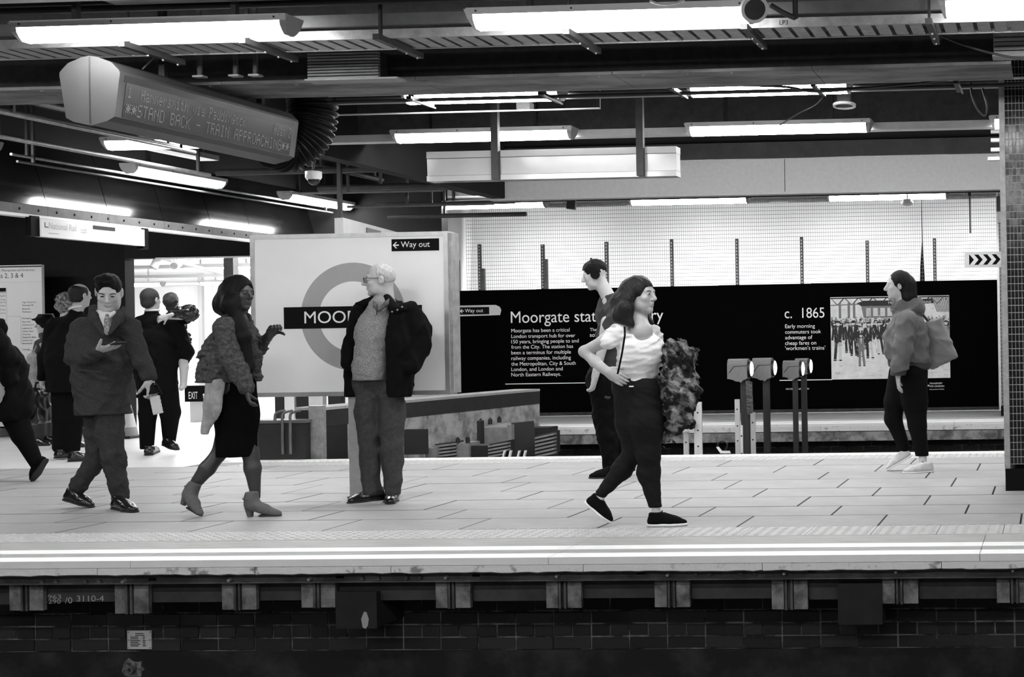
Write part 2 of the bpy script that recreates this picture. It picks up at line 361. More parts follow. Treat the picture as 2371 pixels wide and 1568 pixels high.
# ceiling slab and outer shell
struct('ceiling', MB().box((-17, -4, 3.62), (XR + 1.5, 26, 3.8)), M_soffit, 'sooty dark ceiling above tracks and platforms')
struct('wall_right', MB().box((XR + 1.2, -4, -1.5), (XR + 1.5, 26, 3.62)), mat('dull wall', .10, .8), 'dull wall past the column')
struct('wall_back', MB().box((-17, -4.3, -1.5), (XR + 1.5, -4, 3.62)), mat('tiled back wall', .35, .6), 'wall behind the opposite near platform')
struct('floor', MB().box((-17, -4, -1.5), (XR + 1.2, 1.2, -.02)), M_slab, 'platform opposite, across the near track')
# ================================================================== LAMPS
def lamp_parts():
    L, D, H = 1.66, .17, .095
    prof = [(-D / 2, H - .026), (D / 2, H - .026), (D / 2 - .006, H - .05), (D / 2 - .028, .018), (D / 2 - .05, 0), (-D / 2 + .05, 0), (-D / 2 + .028, .018), (-D / 2 + .006, H - .05)]
    diff = MB().prism(prof, 0, .05, L - .05).mesh('diffuser', M_glow)
    hs = MB().box((.012, -D / 2 - .006, H - .026), (L - .012, D / 2 + .006, H + .012)).mesh('housing', M_lampbody)
    big = [(p[0] * 1.08, p[1] * 1.06 - .003 if p[1] < H - .03 else H + .006) for p in prof]
    def cap(a, b_, k): # slanted cap
        mb = MB(); n = len(big); q = [(a, p[0], p[1]) for p in big]; r2 = [(b_ + (k * (1 - p[1] / H)), p[0] * .96, p[1]) for p in big]
        mb.add(q + r2, [tuple(range(n))[::-1], tuple(range(n, 2 * n))] + [(i, (i + 1) % n, n + (i + 1) % n, n + i) for i in range(n)]); return mb
    cl = cap(.0505, 0, .035).mesh('end_cap', M_lampbody); cr = cap(L - .0505, L - .0, -.03).mesh('end_cap', M_lampcap)
    sc = MB()
    scr = MB().disc((0, -D / 2 - .0062, H - .007), (1, 0, 0), (0, 0, 1), .006, .003, 8).mesh('screw', M_dark)
    rod = MB().box((-.015, -.02, H + .012), (.015, .02, 3.64 - 2.99)).mesh('hanger', M_dark)
    return diff, hs, cl, cr, scr, rod
LP = lamp_parts()
def lamp(x, y, z, label, group, rz=0, rods=True, top=None, glow=None):
    t = thing('fluorescent_lamp', label, 'lamp', (x, y, z), group); t.rotation_euler.z = rz
    for nm, me in (('diffuser', LP[0]), ('housing', LP[1]), ('end_cap', LP[2]), ('end_cap', LP[3])):
        o = link_mesh(nm, me, t)
        if glow and nm == 'diffuser': o.material_slots[0].link = 'OBJECT'; o.material_slots[0].material = glow
    for dx in (.07, .62, 1.58): o = link_mesh('screw', LP[4], t); o.location.x = dx
    if rods:
        for dx in (.35, 1.3): o = link_mesh('hanger', LP[5], t); o.location.x = dx
    if top:
        for dx in (.35, 1.3): MB().box((x + dx - .012, y - .012, z + .1), (x + dx + .012, y + .012, top)).build('hanger', M_lampbody, t)
    return t
ZL = 2.99
for x in (-8.65, -11.33): lamp(x, 8.0, ZL, 'fluorescent lamp before the near end of the indicator board row', 'lamps in the row above the near platform edge')
for x in (-11.21, -13.89): lamp(x, 12.5, ZL, 'added unseen fluorescent lamp lighting the line diagram board', 'added lamps before the line diagram')  # row carried on out of view, added to light the line diagram board
for x, l in ((-5.97, 'long fluorescent lamp over the near end of the train indicator board'), (-3.285, 'long fluorescent lamp with a ringed loudspeaker at its end'), (-.60, 'long fluorescent lamp in front of the ribbed block by the tiled column'), (2.08, 'long fluorescent lamp past the tiled column, near platform edge row')): lamp(x, 8.0, ZL, l, 'lamps in the row above the near platform edge')
for x, l in ((-8.53, 'fluorescent lamp glowing below the underside of the train indicator board'), (-5.85, 'fluorescent lamp crossed by one of the blank sign hanger posts'), (-3.19, 'fluorescent lamp on pale trunking between blank sign and tiled column'), (-.50, 'fluorescent lamp cut off by the side of the tiled column')): lamp(x, 12.5, ZL, l, 'lamps in the row behind the blank hanging sign')
for x, l in ((-8.42, 'fluorescent lamp above the top of the roundel sign, before the netting'), (-5.65, 'fluorescent lamp over the hoarding heading, before the netting'), (-2.965, 'fluorescent lamp with a small dome detector under it, before the netting'), (-.28, 'fluorescent lamp over the opposite platform behind the tiled column')): lamp(x, 19.0, ZL, l, 'lamps above the opposite platform')
for x, l in ((-4.93, 'lamp half hidden by the wide beam, crossed by a hanger post'), (-2.72, 'lamp half hidden by the wide beam, beside the small hanging ring')): lamp(x, 10.72, ZL + .045, l, 'lamps half hidden by the wide beam').scale.x = .76
for y, l in ((14.2, 'lamp beside the glossy fascia, above the white direction sign'), (17.2, 'lamp beside the glossy fascia, farther along by the roundel sign')): lamp(-9.46, y, ZL, l, 'lamps alongside the dark fascia', math.pi / 2)
for y in (14.4, 16.4): lamp(-15.2, y, 2.9, 'added unseen fluorescent lamp hung close to brighten the line diagram board', 'added lamps before the line diagram', top=3.63, rods=False)  # unseen pair added to brighten the line diagram board
for x in (-6.3, -4.3, -2.3, -.3): lamp(x, 14.0, 3.32, 'added hidden lamp behind the grey downstand beam, lighting the pale boxed beam', 'added lamps behind the downstand beam', rods=False, top=3.63)  # added row, hidden by the downstand, to light the pale boxed beam
for x in (-9.2, -6.5, -3.8, -1.1, 1.6):
    for y in (.6, 3.4): lamp(x, y, ZL, 'fluorescent lamp over the near tracks', 'lamps over the near tracks')
# ================================================================== CEILING STEELWORK AND SERVICES
def bar(name, a, b_, m, label=None, cat=None, group=None, parent=None):
    return MB().box(a, b_).build(name, m, parent, label, cat, group)
# cable tray behind the near lamps
t = thing('cable_tray', 'long pale cable tray running behind the near row of lamps', 'cable tray', (-3, 8.5, 3.03))
MB().box((-8.5, 8.34, 3.03), (XR, 8.36, 3.085)).box((-8.5, 8.66, 3.03), (XR, 8.68, 3.06)).build('side_rail', M_galv, t)
mb = MB(); x = -8.5
while x < XR: mb.box((x, 8.36, 3.034), (x + .075, 8.66, 3.042)); x += .1
tag(mb.build('rungs', M_galv, t), kind='stuff')
MB().box((-8.5, 8.30, 3.10), (XR, 8.336, 3.17)).build('carrier_channel', M_steelmid, t)
for px in (870, 1310, 1722, 2150, 280, 560):
    y0 = 8.2; q = P(px, 68, y0); x = q[0]
    MB().box((x - .02, 8.2, 2.995), (x + .02, 8.80, 3.029)).build('bracket', M_steel, t)
    for yy in (8.45, 8.6, 8.75): MB().ball((x + .0, yy, 2.99), .008, 6, 4).build('bolt', M_galv, t)
    MB().box((x - .008, 8.25, 3.0), (x + .008, 8.27, 3.63)).build('rod', M_dark, t)
# upper runs above the lamps
bar('cable_trunking', (-6.8, 7.02, 3.02), (-4.55, 7.2, 3.08), M_offwhite, 'pale trunking above the lamp over the indicator board', 'trunking')
bar('steel_channel', (-5.35, 7.72, 3.18), (-4.05, 7.95, 3.24), M_paleb, 'short grey channel above the lamp over the indicator board', 'steel channel')
for i, (y, z, l) in enumerate(((7.55, 3.18, 'dark pipe run above the lamps, closest to the tracks'), (7.9, 3.30, 'dark pipe run above the lamps, close under the ceiling'), (8.15, 3.21, 'dark pipe run tight behind the near row of lamps'))):
    MB().tube([(-8.5, y, z), (XR, y, z)], .022, 8).build('pipe', M_dark, None, l, 'pipe')
text('LP3', P(1804, 40, 8.33)[0], 3.045, .05, 8.339, M_black, t, 'stencil_mark')
# wide riveted beam along the platform
t = thing('steel_beam', 'wide dusty steel beam spanning the platform overhead', 'beam', (-4, 9.7, 2.98))
xr_ = P(2345, 165, 9.7)[0]
x = -8.3; k = 0
while x < xr_ - .01:
    xe = min(x + 1.35, xr_); MB().box((x, 9.42, 2.98), (xe - .004, 10.0, 3.0)).build('flange_plate', M_beam, t); x = xe
xw = P(2300, 110, 9.7)[0]
MB().box((-8.3, 9.69, 3.0), (xw, 9.72, 3.63)).build('web', M_web, t)
for i in range(26): MB().ball((-8.1 + i * .3, 9.46, 2.978), (.016, .016, .008), 8, 4).build('rivet', M_beam, t)
# ribbed blocks at the two ends of the web
def ribbed(px0, px1, py0, py1, Y, label, n=9):
    a = P(px0, py1, Y); b_ = P(px1, py0, Y); t = thing('ribbed_block', label, 'ribbed block', (a[0], Y, a[2]))
    MB().box((a[0], Y + .03, a[2]), (b_[0], Y + .13, b_[2])).build('backing', M_steel, t); h = (b_[2] - a[2]) / n
    for i in range(n): MB().bev((a[0], Y, a[2] + i * h + .003), (b_[0], Y + .03, a[2] + (i + 1) * h - .003), .003).build('rib', M_paleb, t)
    MB().box((a[0] - .01, Y - .02, a[2] - .012), (b_[0] + .14, Y + .12, a[2])).build('ledge', M_paleb, t)
    return t
ribbed(712, 875, 118, 184, 9.28, 'ribbed pale block on the beam beside the black bellows')
ribbed(2301, 2420, 62, 128, 9.28, 'ribbed pale block on the beam end by the tiled column', 6)
# three small drop hangers left of the ribbed block
for px, py, l in ((463, 180, 'small drop hanger over the indicator board, first from the board end'), (546, 178, 'small drop hanger over the indicator board, middle of three'), (592, 177, 'small drop hanger over the indicator board, nearest the ribbed block')):
    q = P(px, py, 9.15); t = thing('drop_hanger', l, 'hanger', q, 'drop hangers over the indicator board')
    MB().box(q - [.035, .03, 0], q + [.035, .03, .012]).build('foot', M_galv, t); MB().box(q + [-.013, -.01, .012], q + [.013, .01, .5]).build('rod', M_steelmid, t)
# conduits under and behind the wide beam
for i, (py, Y, r, m, l) in enumerate(((222, 10.25, .010, M_cablel, 'thin pale conduit tight under the wide beam'), (237, 10.4, .014, M_steel, 'dark conduit under the wide beam'), (236, 10.86, .028, M_paleb, 'pale trunking line joining the half hidden lamps'), (268, 11.0, .007, M_cablel, 'thin bright wire behind the black bellows'))):
    q = P(760 if i < 3 else 715, py, Y); MB().tube([(q[0], Y, q[2]), (XR if i < 3 else P(1390, py, Y)[0], Y, q[2])] + ([] if i < 3 else [(P(1391, py, Y)[0], Y, 3.63)]), r, 8).build('conduit', m, None, l, 'conduit')
for px, py, l in ((960, 238, 'short dark clamp arm on the lamp crossed by a post'), (1262, 228, 'short dark clamp arm nearer the second hanger post'), (1560, 214, 'short dark clamp arm at the start of the right lamp'), (1888, 208, 'short dark clamp arm near the small hanging ring'), (2215, 202, 'short dark clamp arm near the tiled column')):
    q = P(px, py, 10.3); t = thing('clamp_arm', l, 'clamp', q, 'clamp arms under the wide beam')
    MB().box(q + [-.018, -.1, .01], q + [.018, .30, .035]).build('arm', M_dark, t); MB().box(q + [.02, -.1, .0], q + [.03, .30, .012]).build('edge_strip', M_galv, t); MB().box(q + [-.02, -.06, .035], q + [.02, -.02, .3]).build('rod', M_dark, t)
# row C trunking
MB().box((-8.6, 12.60, 3.02), (XR, 12.74, 3.085)).build('lamp_trunking', M_offwhite, None, 'pale square trunking that carries the lamps behind the blank sign', 'trunking')
# beam behind row C, soffit step, downstand, pale beam
struct('trim_3', MB().box((-6.7, 13.55, 3.17), (XR, 13.75, 3.63)), M_web, 'grey downstand beam behind the lamp trunking')
struct('trim_4', MB().box((-6.86, 11.2, 2.95), (-6.7, 17.3, 3.63)), M_soffit, 'dark downstand running away from the platform edge')
tp = struct('trim_5', MB().box((-6.72, 17.3, 2.955), (XR, 17.42, 3.37)), M_bright, 'pale grey boxed beam before the opposite platform')
MB().box((-6.9, 17.28, 2.93), (XR, 17.46, 2.955)).build('bottom_lip', M_bright, tp)
MB().box((-6.72, 17.297, 2.96), (-6.715, 17.30, 3.36)).build('seam', M_dark, tp)
for px in (1817,): x = P(px, 410, 17.298)[0]; MB().box((x - .004, 17.297, 2.96), (x + .004, 17.30, 3.36)).build('seam', M_steel, tp)
struct('ceiling', MB().box((-8.6, 17.5, 3.40), (XR, 26, 3.6)), M_steel, 'ceiling above the opposite platform')
# perforated tray above row D
t = thing('perforated_tray', 'perforated pale tray above the lamps of the opposite platform', 'cable tray', (-4, 19.35, 3.08))
MB().box((-8.8, 19.3, 3.09), (XR, 19.34, 3.20)).build('side', M_offwhite, t)
mb = MB(); x = -7
while x < 0: mb.box((x, 19.296, 3.135), (x + .035, 19.299, 3.155)); x += .06
tag(mb.build('perforations', M_black, t), kind='stuff')
MB().tube([(-8.8, 19.2, 3.10), (XR, 19.2, 3.10)], .012, 6).build('conduit', M_cablel, None, 'thin conduit along the perforated tray', 'conduit')
MB().tube([(-8.8, 18.6, 3.04), (XR, 18.6, 3.04)], .02, 6).build('conduit', M_dark, None, 'dark conduit in front of the lamps by the netting', 'conduit')
# black loudspeaker box, dome detector, hanging bar by the netting
q = P(1323, 474, 18.4); t = thing('black_loudspeaker', 'small black boxed loudspeaker hung before the netting', 'loudspeaker', q)
MB().obox(q, (.97, .2, -.1), (-.2, .97, 0), (.1, 0, .99), (.055, .06, .06)).build('cabinet', M_dark, t); MB().box(q + [-.008, -.01, .05], q + [.008, .01, .56]).build('bracket', M_dark, t)
q = P(2101, 470, 18.8); t = thing('dome_detector', 'small white dome detector under the lamp by the netting', 'detector', q)
MB().ball(q, (.085, .085, .04), 14, 8).build('dome', M_white, t); MB().box(q + [-.05, -.05, .02], q + [.05, .05, .05]).build('base', M_white, t); MB().box(q + [-.01, -.01, .05], q + [.01, .01, .52]).build('rod', M_white, t)
q = P(2247, 540, 18.2); q1 = P(2245, 452, 18.2); t = thing('hanging_rod', 'thin grey rod hanging down before the netting', 'rod', q)
MB().obox((q + q1) / 2, (1, 0, 0), (0, 1, 0), (0, 0, 1), (.012, .01, (q1[2] - q[2]) / 2)).build('rod', M_steelmid, t); MB().box(q1 - [.02, .02, .01], q1 + [.02, .02, .55]).build('clamp', M_dark, t)
# blank hanging sign on two posts
a = P(990, 420, 12.0); b_ = P(1566, 343, 12.0)
t = thing('hanging_sign', 'long blank pale sign seen from behind, hung on two dark posts', 'sign', ((a[0] + b_[0]) / 2, 12, a[2]))
zb = P(1250, 413, 12.0)[2]; zt = P(1250, 350, 12.0)[2]; M_signb = mat('pale glossy enamel', .5, .12, var=.05, scale=4, bump=.01, bscale=14)
h = zt - zb
MB().add([(a[0], 12.0, zb + .18 * h), (b_[0], 12.0, zb + .18 * h), (b_[0], 12.12, zb + .18 * h), (a[0], 12.12, zb + .18 * h), (a[0], 11.9955, zb + .8 * h), (b_[0], 11.9955, zb + .8 * h), (b_[0], 12.12, zb + .8 * h), (a[0], 12.12, zb + .8 * h)], [(0, 3, 2, 1), (4, 5, 6, 7), (0, 1, 5, 4), (1, 2, 6, 5), (2, 3, 7, 6), (3, 0, 4, 7)]).build('face', M_signb, t)
MB().box((a[0], 11.985, zb - .03 * h), (b_[0], 12.13, zb + .165 * h)).build('bottom_rail', M_signb, t); MB().box((a[0], 11.985, zb + .815 * h), (b_[0], 12.13, zb + 1.06 * h)).build('top_rail', M_signb, t)
MB().box((a[0], 11.997, zb + .165 * h), (b_[0], 12.1, zb + .18 * h)).box((a[0], 11.990, zb + .8 * h), (b_[0], 12.1, zb + .815 * h)).build('groove', M_dark, t)
for px, pb, pt in ((1146, 416, 226), (1482, 407, 222)):
    x = P(px, 380, 11.94)[0]; MB().box((x - .03, 11.93, P(px, pb, 11.94)[2]), (x + .03, 11.984, 3.62)).build('post', M_steel, t)
# small lit panel and perforated shelf between the post and the lamp
q = P(1216, 246, 11.5); t = thing('junction_box', 'small pale junction box beside the first hanger post', 'junction box', q); MB().bev(q - [.055, .05, .03], q + [.055, .05, .03], .006).build('box', M_offwhite, t); MB().box(q + [-.01, -.01, .03], q + [.01, .01, .6]).build('rod', M_dark, t)
# ceiling rings: loudspeaker ring at the end of the near lamp, small hanging ring, cable loops
q = P(1748, 22, 7.78); n_ = np.array([.45, -.75, -.5]); n_ /= np.linalg.norm(n_); u = np.cross(n_, UZ); u /= np.linalg.norm(u); v = np.cross(u, n_)
t = thing('ring_loudspeaker', 'dark round loudspeaker with a pale ring beside the near lamp', 'loudspeaker', q)
MB().ring(q, u, v, .060, .078, .025).build('rim', M_lampbody, t); MB().disc(q, u, v, .06, .02).build('grille', M_steel, t); MB().tube([q - n_ * .03, q - n_ * .1, q - n_ * .1 + UZ * .35], .025, 8).build('arm', M_dark, t)
q = P(1955, 247, 11.3); t = thing('hanging_ring', 'small pale ring loudspeaker hanging below the wide beam', 'loudspeaker', q)
n_ = np.array([0, -.12, -1.0]); n_ /= np.linalg.norm(n_); u = np.array([1., 0, 0]); v = np.cross(u, n_)
MB().ring(q, u, v, .072, .092, .02).build('rim', M_lampbody, t); MB().disc(q - n_ * .01, u, v, .072, .01).build('grille', M_dark, t); MB().box(q + [-.05, -.05, .012], q + [.05, .05, .60]).build('housing', M_dark, t)
def wire(name, pts, Y, r, m, label, cat='cable', n=10, up0=0, up1=0):
    q = [P(a, b_, Y) for a, b_ in pts]; o = []
    if up0: o.append(np.array([q[0][0], Y, up0]))
    for i in range(len(q) - 1):
        p0 = q[max(i - 1, 0)]; p1 = q[i]; p2 = q[i + 1]; p3 = q[min(i + 2, len(q) - 1)]
        for k in range(n):
            s = k / n; o.append(.5 * (2 * p1 + (p2 - p0) * s + (2 * p0 - 5 * p1 + 4 * p2 - p3) * s * s + (3 * p1 - p0 - 3 * p2 + p3) * s ** 3))
    o.append(q[-1])
    if up1: o.append(np.array([q[-1][0], Y, up1]))
    return MB().tube(o, r, 6).build(name, m, None, label, cat)
wire('cable', [(2247, 175), (2250, 215), (2262, 250), (2280, 268), (2286, 245), (2275, 205)], 10.6, .010, M_cable, 'dark cable looping down beside the tiled column', up0=3.63)
wire('cable', [(1520, 195), (1800, 200), (1890, 212), (2050, 200), (2195, 186)], 10.2, .009, M_cable, 'sagging dark cable below the right end of the wide beam')
wire('cable', [(1805, 290), (1850, 262), (1890, 240), (1908, 215), (1912, 190)], 11.6, .006, M_cable, 'thin cable curving down to the right hand lamp', up1=3.63)
wire('cable', [(1785, 12), (1815, 30), (1842, 42)], 7.9, .016, M_steel, 'stub of cable running from the ringed loudspeaker', up1=3.63)
wire('cable', [(2120, 55), (2215, 98), (2300, 124), (2371, 138)], 9.15, .008, M_cable, 'thin cable slanting to the ribbed block by the column')
wire('cable', [(1505, 2), (1530, 10), (1560, 8), (1585, 0)], 7.6, .007, M_cablel, 'thin pale loop of wire above the ringed lamp')
wire('cable', [(330, 160), (355, 135), (385, 108)], 9.0, .006, M_galv, 'thin stay wire rising from the indicator board')
# slats beside the column
t = thing('louvre_slats', 'stack of pale horizontal louvre slats behind the column side', 'louvre', P(2310, 370, 12.9))
for i, py in enumerate((305, 325, 347, 368)):
    a = P(2294 if i < 3 else 2287, py + 3, 12.9); MB().box((a[0], 12.9, a[2]), (a[0] + .3, 12.97, a[2] + .03)).build('slat', M_offwhite, t)
MB().box((a[0] + .26, 12.9, a[2]), (a[0] + .3, 12.97, 3.63)).build('upright', M_steel, t)
# security dome camera
q = P(726, 408, 12.4); t = thing('dome_camera', 'small white dome security camera hanging from a stem', 'camera', q)
MB().tube([q + UZ * .045, q + UZ * .04, q + UZ * -.01, q - UZ * .03], [.05, .07, .07, .06], 16).build('housing', M_white, t)
MB().ball(q - UZ * .03, .052, 14, 8).build('dome', mat('smoked dome', .02, .05, spec=.8), t); MB().tube([q + UZ * .04, q + UZ * 1.05], .012, 8).build('stem', M_dark, t)
# ------------------------------------------------------------------ train indicator board with bellows
yA, yB_ = 8.3, 10.35; a = P(140, 290, yA); b_ = P(276, 130, yA); x0, x1 = a[0], b_[0]; z0, z1 = P(207, 290, yA)[2], P(207, 130, yA)[2]; wd = x1 - x0; hg = z1 - z0
cx = (x0 + x1) / 2
prof = [(.5, 0), (.78, .06), (.90, .12), (1, .74), (.99, .78), (.86, .90), (.62, .985), (.5, 1), (.38, .985), (.14, .90), (.01, .78), (0, .74), (.10, .12), (.22, .06)]
pz = [(x0 + wd * p, z0 + hg * q) for p, q in prof]
M_led = mat('indicator casing', .042, .5, var=.08, scale=10); M_disp = mat('indicator window', .004, .25, var=.2)
t = thing('indicator_board', 'hanging train indicator board with dot matrix lines and rounded end', 'indicator board', (cx, (yA + yB_) / 2, z0))
MB().prism(pz, 1, yA + .03, yB_).build('casing', M_led, t)
pc = [(cx + (p[0] - cx) * 1.015, z0 + (p[1] - z0) * 1.01 - .002) for p in pz]
MB().prism([p for p in pc if p[0] <= cx + 1e-6], 1, yA, yA + .03).build('end_panel', M_led, t); MB().prism([p for p in pc if p[0] >= cx - 1e-6], 1, yA, yA + .03).build('end_panel', M_led, t)
MB().box((cx - .004, yA - .002, z0 + .01), (cx + .004, yA + .001, z1 - .005)).build('joint', M_dark, t)
# window on the slanted side that faces the platform: follows the side between profile points (.90,.12) and (1,.66)
def side(u, vv): # u along Y (0..1), vv up the slanted face
    s = .02 + vv * .95; return np.array([x0 + wd * (.90 + .10 * s), yA + .05 + u * (yB_ - yA - .10), z0 + hg * (.12 + .62 * s)])
nn = np.array([.62 * hg, 0, -.10 * wd]); nn /= np.linalg.norm(nn)
def quad(u0, u1, v0, v1, d): return [side(u0, v0) + nn * d, side(u1, v0) + nn * d, side(u1, v1) + nn * d, side(u0, v1) + nn * d]
MB().add(quad(.01, .985, .0, 1, .003) + quad(.01, .985, .0, 1, -.01), [(0, 1, 2, 3), (7, 6, 5, 4), (0, 4, 5, 1), (1, 5, 6, 2), (2, 6, 7, 3), (3, 7, 4, 0)]).build('window', M_disp, t)
MB().add(quad(.0, .99, .86, 1.02, .005) + quad(.0, .99, .86, 1.02, -.01), [(0, 1, 2, 3), (7, 6, 5, 4), (0, 4, 5, 1), (1, 5, 6, 2), (2, 6, 7, 3), (3, 7, 4, 0)]).build('visor', M_dark, t)
M_dot = mat('lit dots', .12, .5, emit=.03)
FONT = {'A': '0E11111F111111', 'B': '1E11111E11111E', 'C': '0E11101010110E', 'D': '1E11111111111E', 'G': '0E11101711110F', 'H': '1111111F111111', 'I': '0E04040404040E', 'K': '11121418141211', 'M': '111B1515111111', 'N': '11191513111111', 'O': '0E11111111110E',
        'P': '1E11111E101010', 'R': '1E11111E141211', 'S': '0F10100E01011E', 'T': '1F040404040404', '*': '00150E1F0E1500', '-': '0000001F000000', ' ': '00000000000000', '1': '040C040404040E', '2': '0E11010608101F', 'a': '00000E010F110F', 'd': '01010D1311110F',
        'e': '00000E111F100E', 'f': '0609081C080808', 'g': '000F11110F010E', 'h': '10101619111111', 'i': '04000C0404040E', 'l': '0C04040404040E', 'm': '00001A15151111', 'n': '00001619111111', 'o': '00000E1111110E', 'r': '00001619101010', 's': '00000E100E011E', 't': '08081C08080906', 'v': '00001111110A04', 'w': '0000111115150A'}
def dots(s, u0, u1, v0, v1, wide=6):
    mb = MB(); n = len(s) * wide; du = (u1 - u0) / n; dv = (v1 - v0) / 7
    for i, c in enumerate(s):
        g = FONT[c]
        for r in range(7):
            bits = int(g[2 * r:2 * r + 2], 16)
            for k in range(5):
                if bits >> (4 - k) & 1:
                    uu = u0 + (i * wide + k) * du; vv = v1 - (r + 1) * dv; mb.add(quad(uu + du * .1, uu + du * .9, vv + dv * .12, vv + dv * .88, .0045), [(0, 1, 2, 3)])
    return tag(mb.build('lit_lettering', M_dot, t), kind='stuff')
dots('1', .02, .045, .50, .80); dots('Hammersmith via Paddington', .085, .68, .50, .80); dots('Plat 2', .86, .98, .50, .80); dots('**STAND BACK - TRAIN APPROACHING**', .02, .98, .08, .40)
for y in (9.0, 10.15): MB().box((cx - .02, y, z1 - .02), (cx + .02, y + .04, 3.63)).build('hanger', M_dark, t)
# corrugated bellows from ceiling to the end of the board
t2 = thing('corrugated_hose', 'thick black corrugated hose curving down to the indicator board end', 'hose', (cx + .2, 10.6, 2.6))
cp = [P(693, 180, 10.66), P(712, 215, 10.66), P(724, 255, 10.66), P(716, 300, 10.64), P(694, 330, 10.6), P(664, 345, 10.55), P(640, 335, 10.46)]
pp = []
for i in range(len(cp) - 1):
    p0 = cp[max(i - 1, 0)]; p1 = cp[i]; p2 = cp[i + 1]; p3 = cp[min(i + 2, len(cp) - 1)]
    for k in range(16): s = k / 16; pp.append(.5 * (2 * p1 + (p2 - p0) * s + (2 * p0 - 5 * p1 + 4 * p2 - p3) * s * s + (3 * p1 - p0 - 3 * p2 + p3) * s ** 3))
rs = [(.13 + .04 * min(1, i / 30)) + .014 * (1 if (i // 2) % 2 else -1) for i in range(len(pp))]
MB().tube(pp, rs, 28).build('bellows', M_blk, t2); MB().tube([pp[0] + UZ * .55, pp[0]], [.09, .10], 20).build('collar', M_dark, t2)
# services over the left end: pipes and trays running away from the platform edge
for i, (x, z, ya, yb, r, m, l) in enumerate(((-7.6, 2.93, 9.9, 12.35, .016, M_galv, 'pale conduit running back under the indicator board'), (-7.72, 2.97, 9.9, 12.35, .022, M_steelmid, 'grey pipe beside the pale conduit under the indicator board'), (-8.1, 2.85, 10.4, 13.4, .018, M_galv, 'low galvanised pipe running back above the dark wall'), (-8.35, 3.24, 11.0, 17.5, .03, M_steel, 'dark pipe running back over the concourse end'), (-9.72, 3.03, 12.9, 18.8, .014, M_galv, 'thin bright conduit alongside the fascia lamps'), (-9.66, 2.96, 12.9, 18.8, .012, M_steelmid, 'thin grey conduit next to the fascia lamps'), (-7.3, 3.24, 12.0, 18.6, .03, M_steel, 'dark pipe beside the dark downstand'))):
    o = thing('conduit', l, 'conduit', (x, (ya + yb) / 2, z)); MB().tube([(x, ya, z), (x, yb, z)], r, 8).build('pipe', m, o)
    for y in (ya + .2, yb - .2): MB().box((x - .012, y, z), (x + .012, y + .025, 3.63)).build('hanger', M_dark, o)
t = thing('cable_tray', 'narrow grey cable tray over the concourse end', 'cable tray', (-8.75, 13.5, 3.12))
MB().box((-8.78, 12.9, 3.12), (-8.62, 14.4, 3.13)).build('base', M_galv, t); MB().box((-8.80, 12.9, 3.12), (-8.78, 14.4, 3.17)).build('side_rail', M_galv, t); MB().box((-8.62, 12.9, 3.12), (-8.60, 14.4, 3.17)).build('side_rail', M_galv, t)
for y in (12.8, 14.3): MB().box((-8.72, y, 3.13), (-8.69, y + .03, 3.63)).build('hanger', M_dark, t)
for i, (y, z, m, r) in enumerate(((14.6, 3.02, M_steel, .035), (15.3, 3.10, M_steelmid, .02), (15.9, 2.92, M_steelmid, .014), (16.7, 3.06, M_steel, .04), (17.4, 2.90, M_steelmid, .018), (18.1, 2.98, M_steelmid, .02), (18.5, 2.86, M_steel, .03))):
    o = thing('cross_pipe', ['dark cross pipe behind the box sign', 'grey cross pipe above the box sign', 'thin bright cross conduit over the roundel sign', 'thick dark cross pipe over the roundel sign', 'low grey cross pipe over the roundel sign', 'bright cross pipe before the header beam', 'lowest dark cross pipe before the header beam'][i], 'pipe', (-7.9, y, z)); MB().tube([(-8.75, y, z), (-6.88, y, z)], r, 8).build('pipe', m, o)
    MB().box((-8.0, y - .012, z), (-7.97, y + .012, 3.63)).build('hanger', M_dark, o)
# ------------------------------------------------------------------ left: fascia along the concourse, direction sign
XF = -10.0
M_gloss = mat('dark glossy fascia', .006, .16, spec=.6, var=.2, coat=.2)
wl = struct('trim_6', MB().box((XF - .5, 12.2, 2.56), (XF - .16, 19.2, 3.63)), M_soffit, 'glossy dark fascia of riveted panels along the concourse')
ys = [12.2] + [PX_(p, 470, XF)[1] for p in (98, 241, 369, 480, 572)] + [19.2]
for a, b_ in zip(ys[:-1], ys[1:]):
    MB().add([(XF + .05, a + .004, 2.61), (XF + .05, b_ - .004, 2.61), (XF - .14, b_ - .004, 3.28), (XF - .14, a + .004, 3.28), (XF - .16, a + .004, 2.61), (XF - .16, b_ - .004, 2.61), (XF - .16, b_ - .004, 3.28), (XF - .16, a + .004, 3.28)],
             [(0, 1, 2, 3), (7, 6, 5, 4), (0, 4, 5, 1), (1, 5, 6, 2), (2, 6, 7, 3), (3, 7, 4, 0)]).build('fascia_panel', M_gloss, wl)
    MB().box((XF - .16, a + .002, 2.515), (XF + .055, b_ - .002, 2.605)).build('rivet_strip', M_steelmid, wl)
MB().box((XF - .06, 12.2, 2.485), (XF + .06, 19.2, 2.512)).build('bottom_trim', M_white, wl)
for i in range(22): y = 13.3 + i * .26; MB().ball((XF + .056, y, 2.558), (.005, .014, .014), 8, 6).build('rivet', M_black, wl)
a = PX_(97, 548, -9.9); b_ = PX_(335, 566, -9.9); zt = PX_(97, 506, -9.9)[2]
t = thing('direction_sign', 'white National Rail direction sign hung under the dark fascia', 'sign', (-9.9, a[1], a[2]))
MB().box((-9.98, a[1], a[2]), (-9.9, b_[1], zt)).build('panel', M_white, t)
M_pale = mat('pale grey print', .42, .6)
text('National Rail', a[1] + .10, a[2] + .085, .40, 0, M_pale, t, normal='X', X=-9.9, height=.065)
MB().box((-9.8995, a[1] + .10, a[2] + .038), (-9.898, a[1] + .24, a[2] + .046)).build('print_line', M_pale, t)
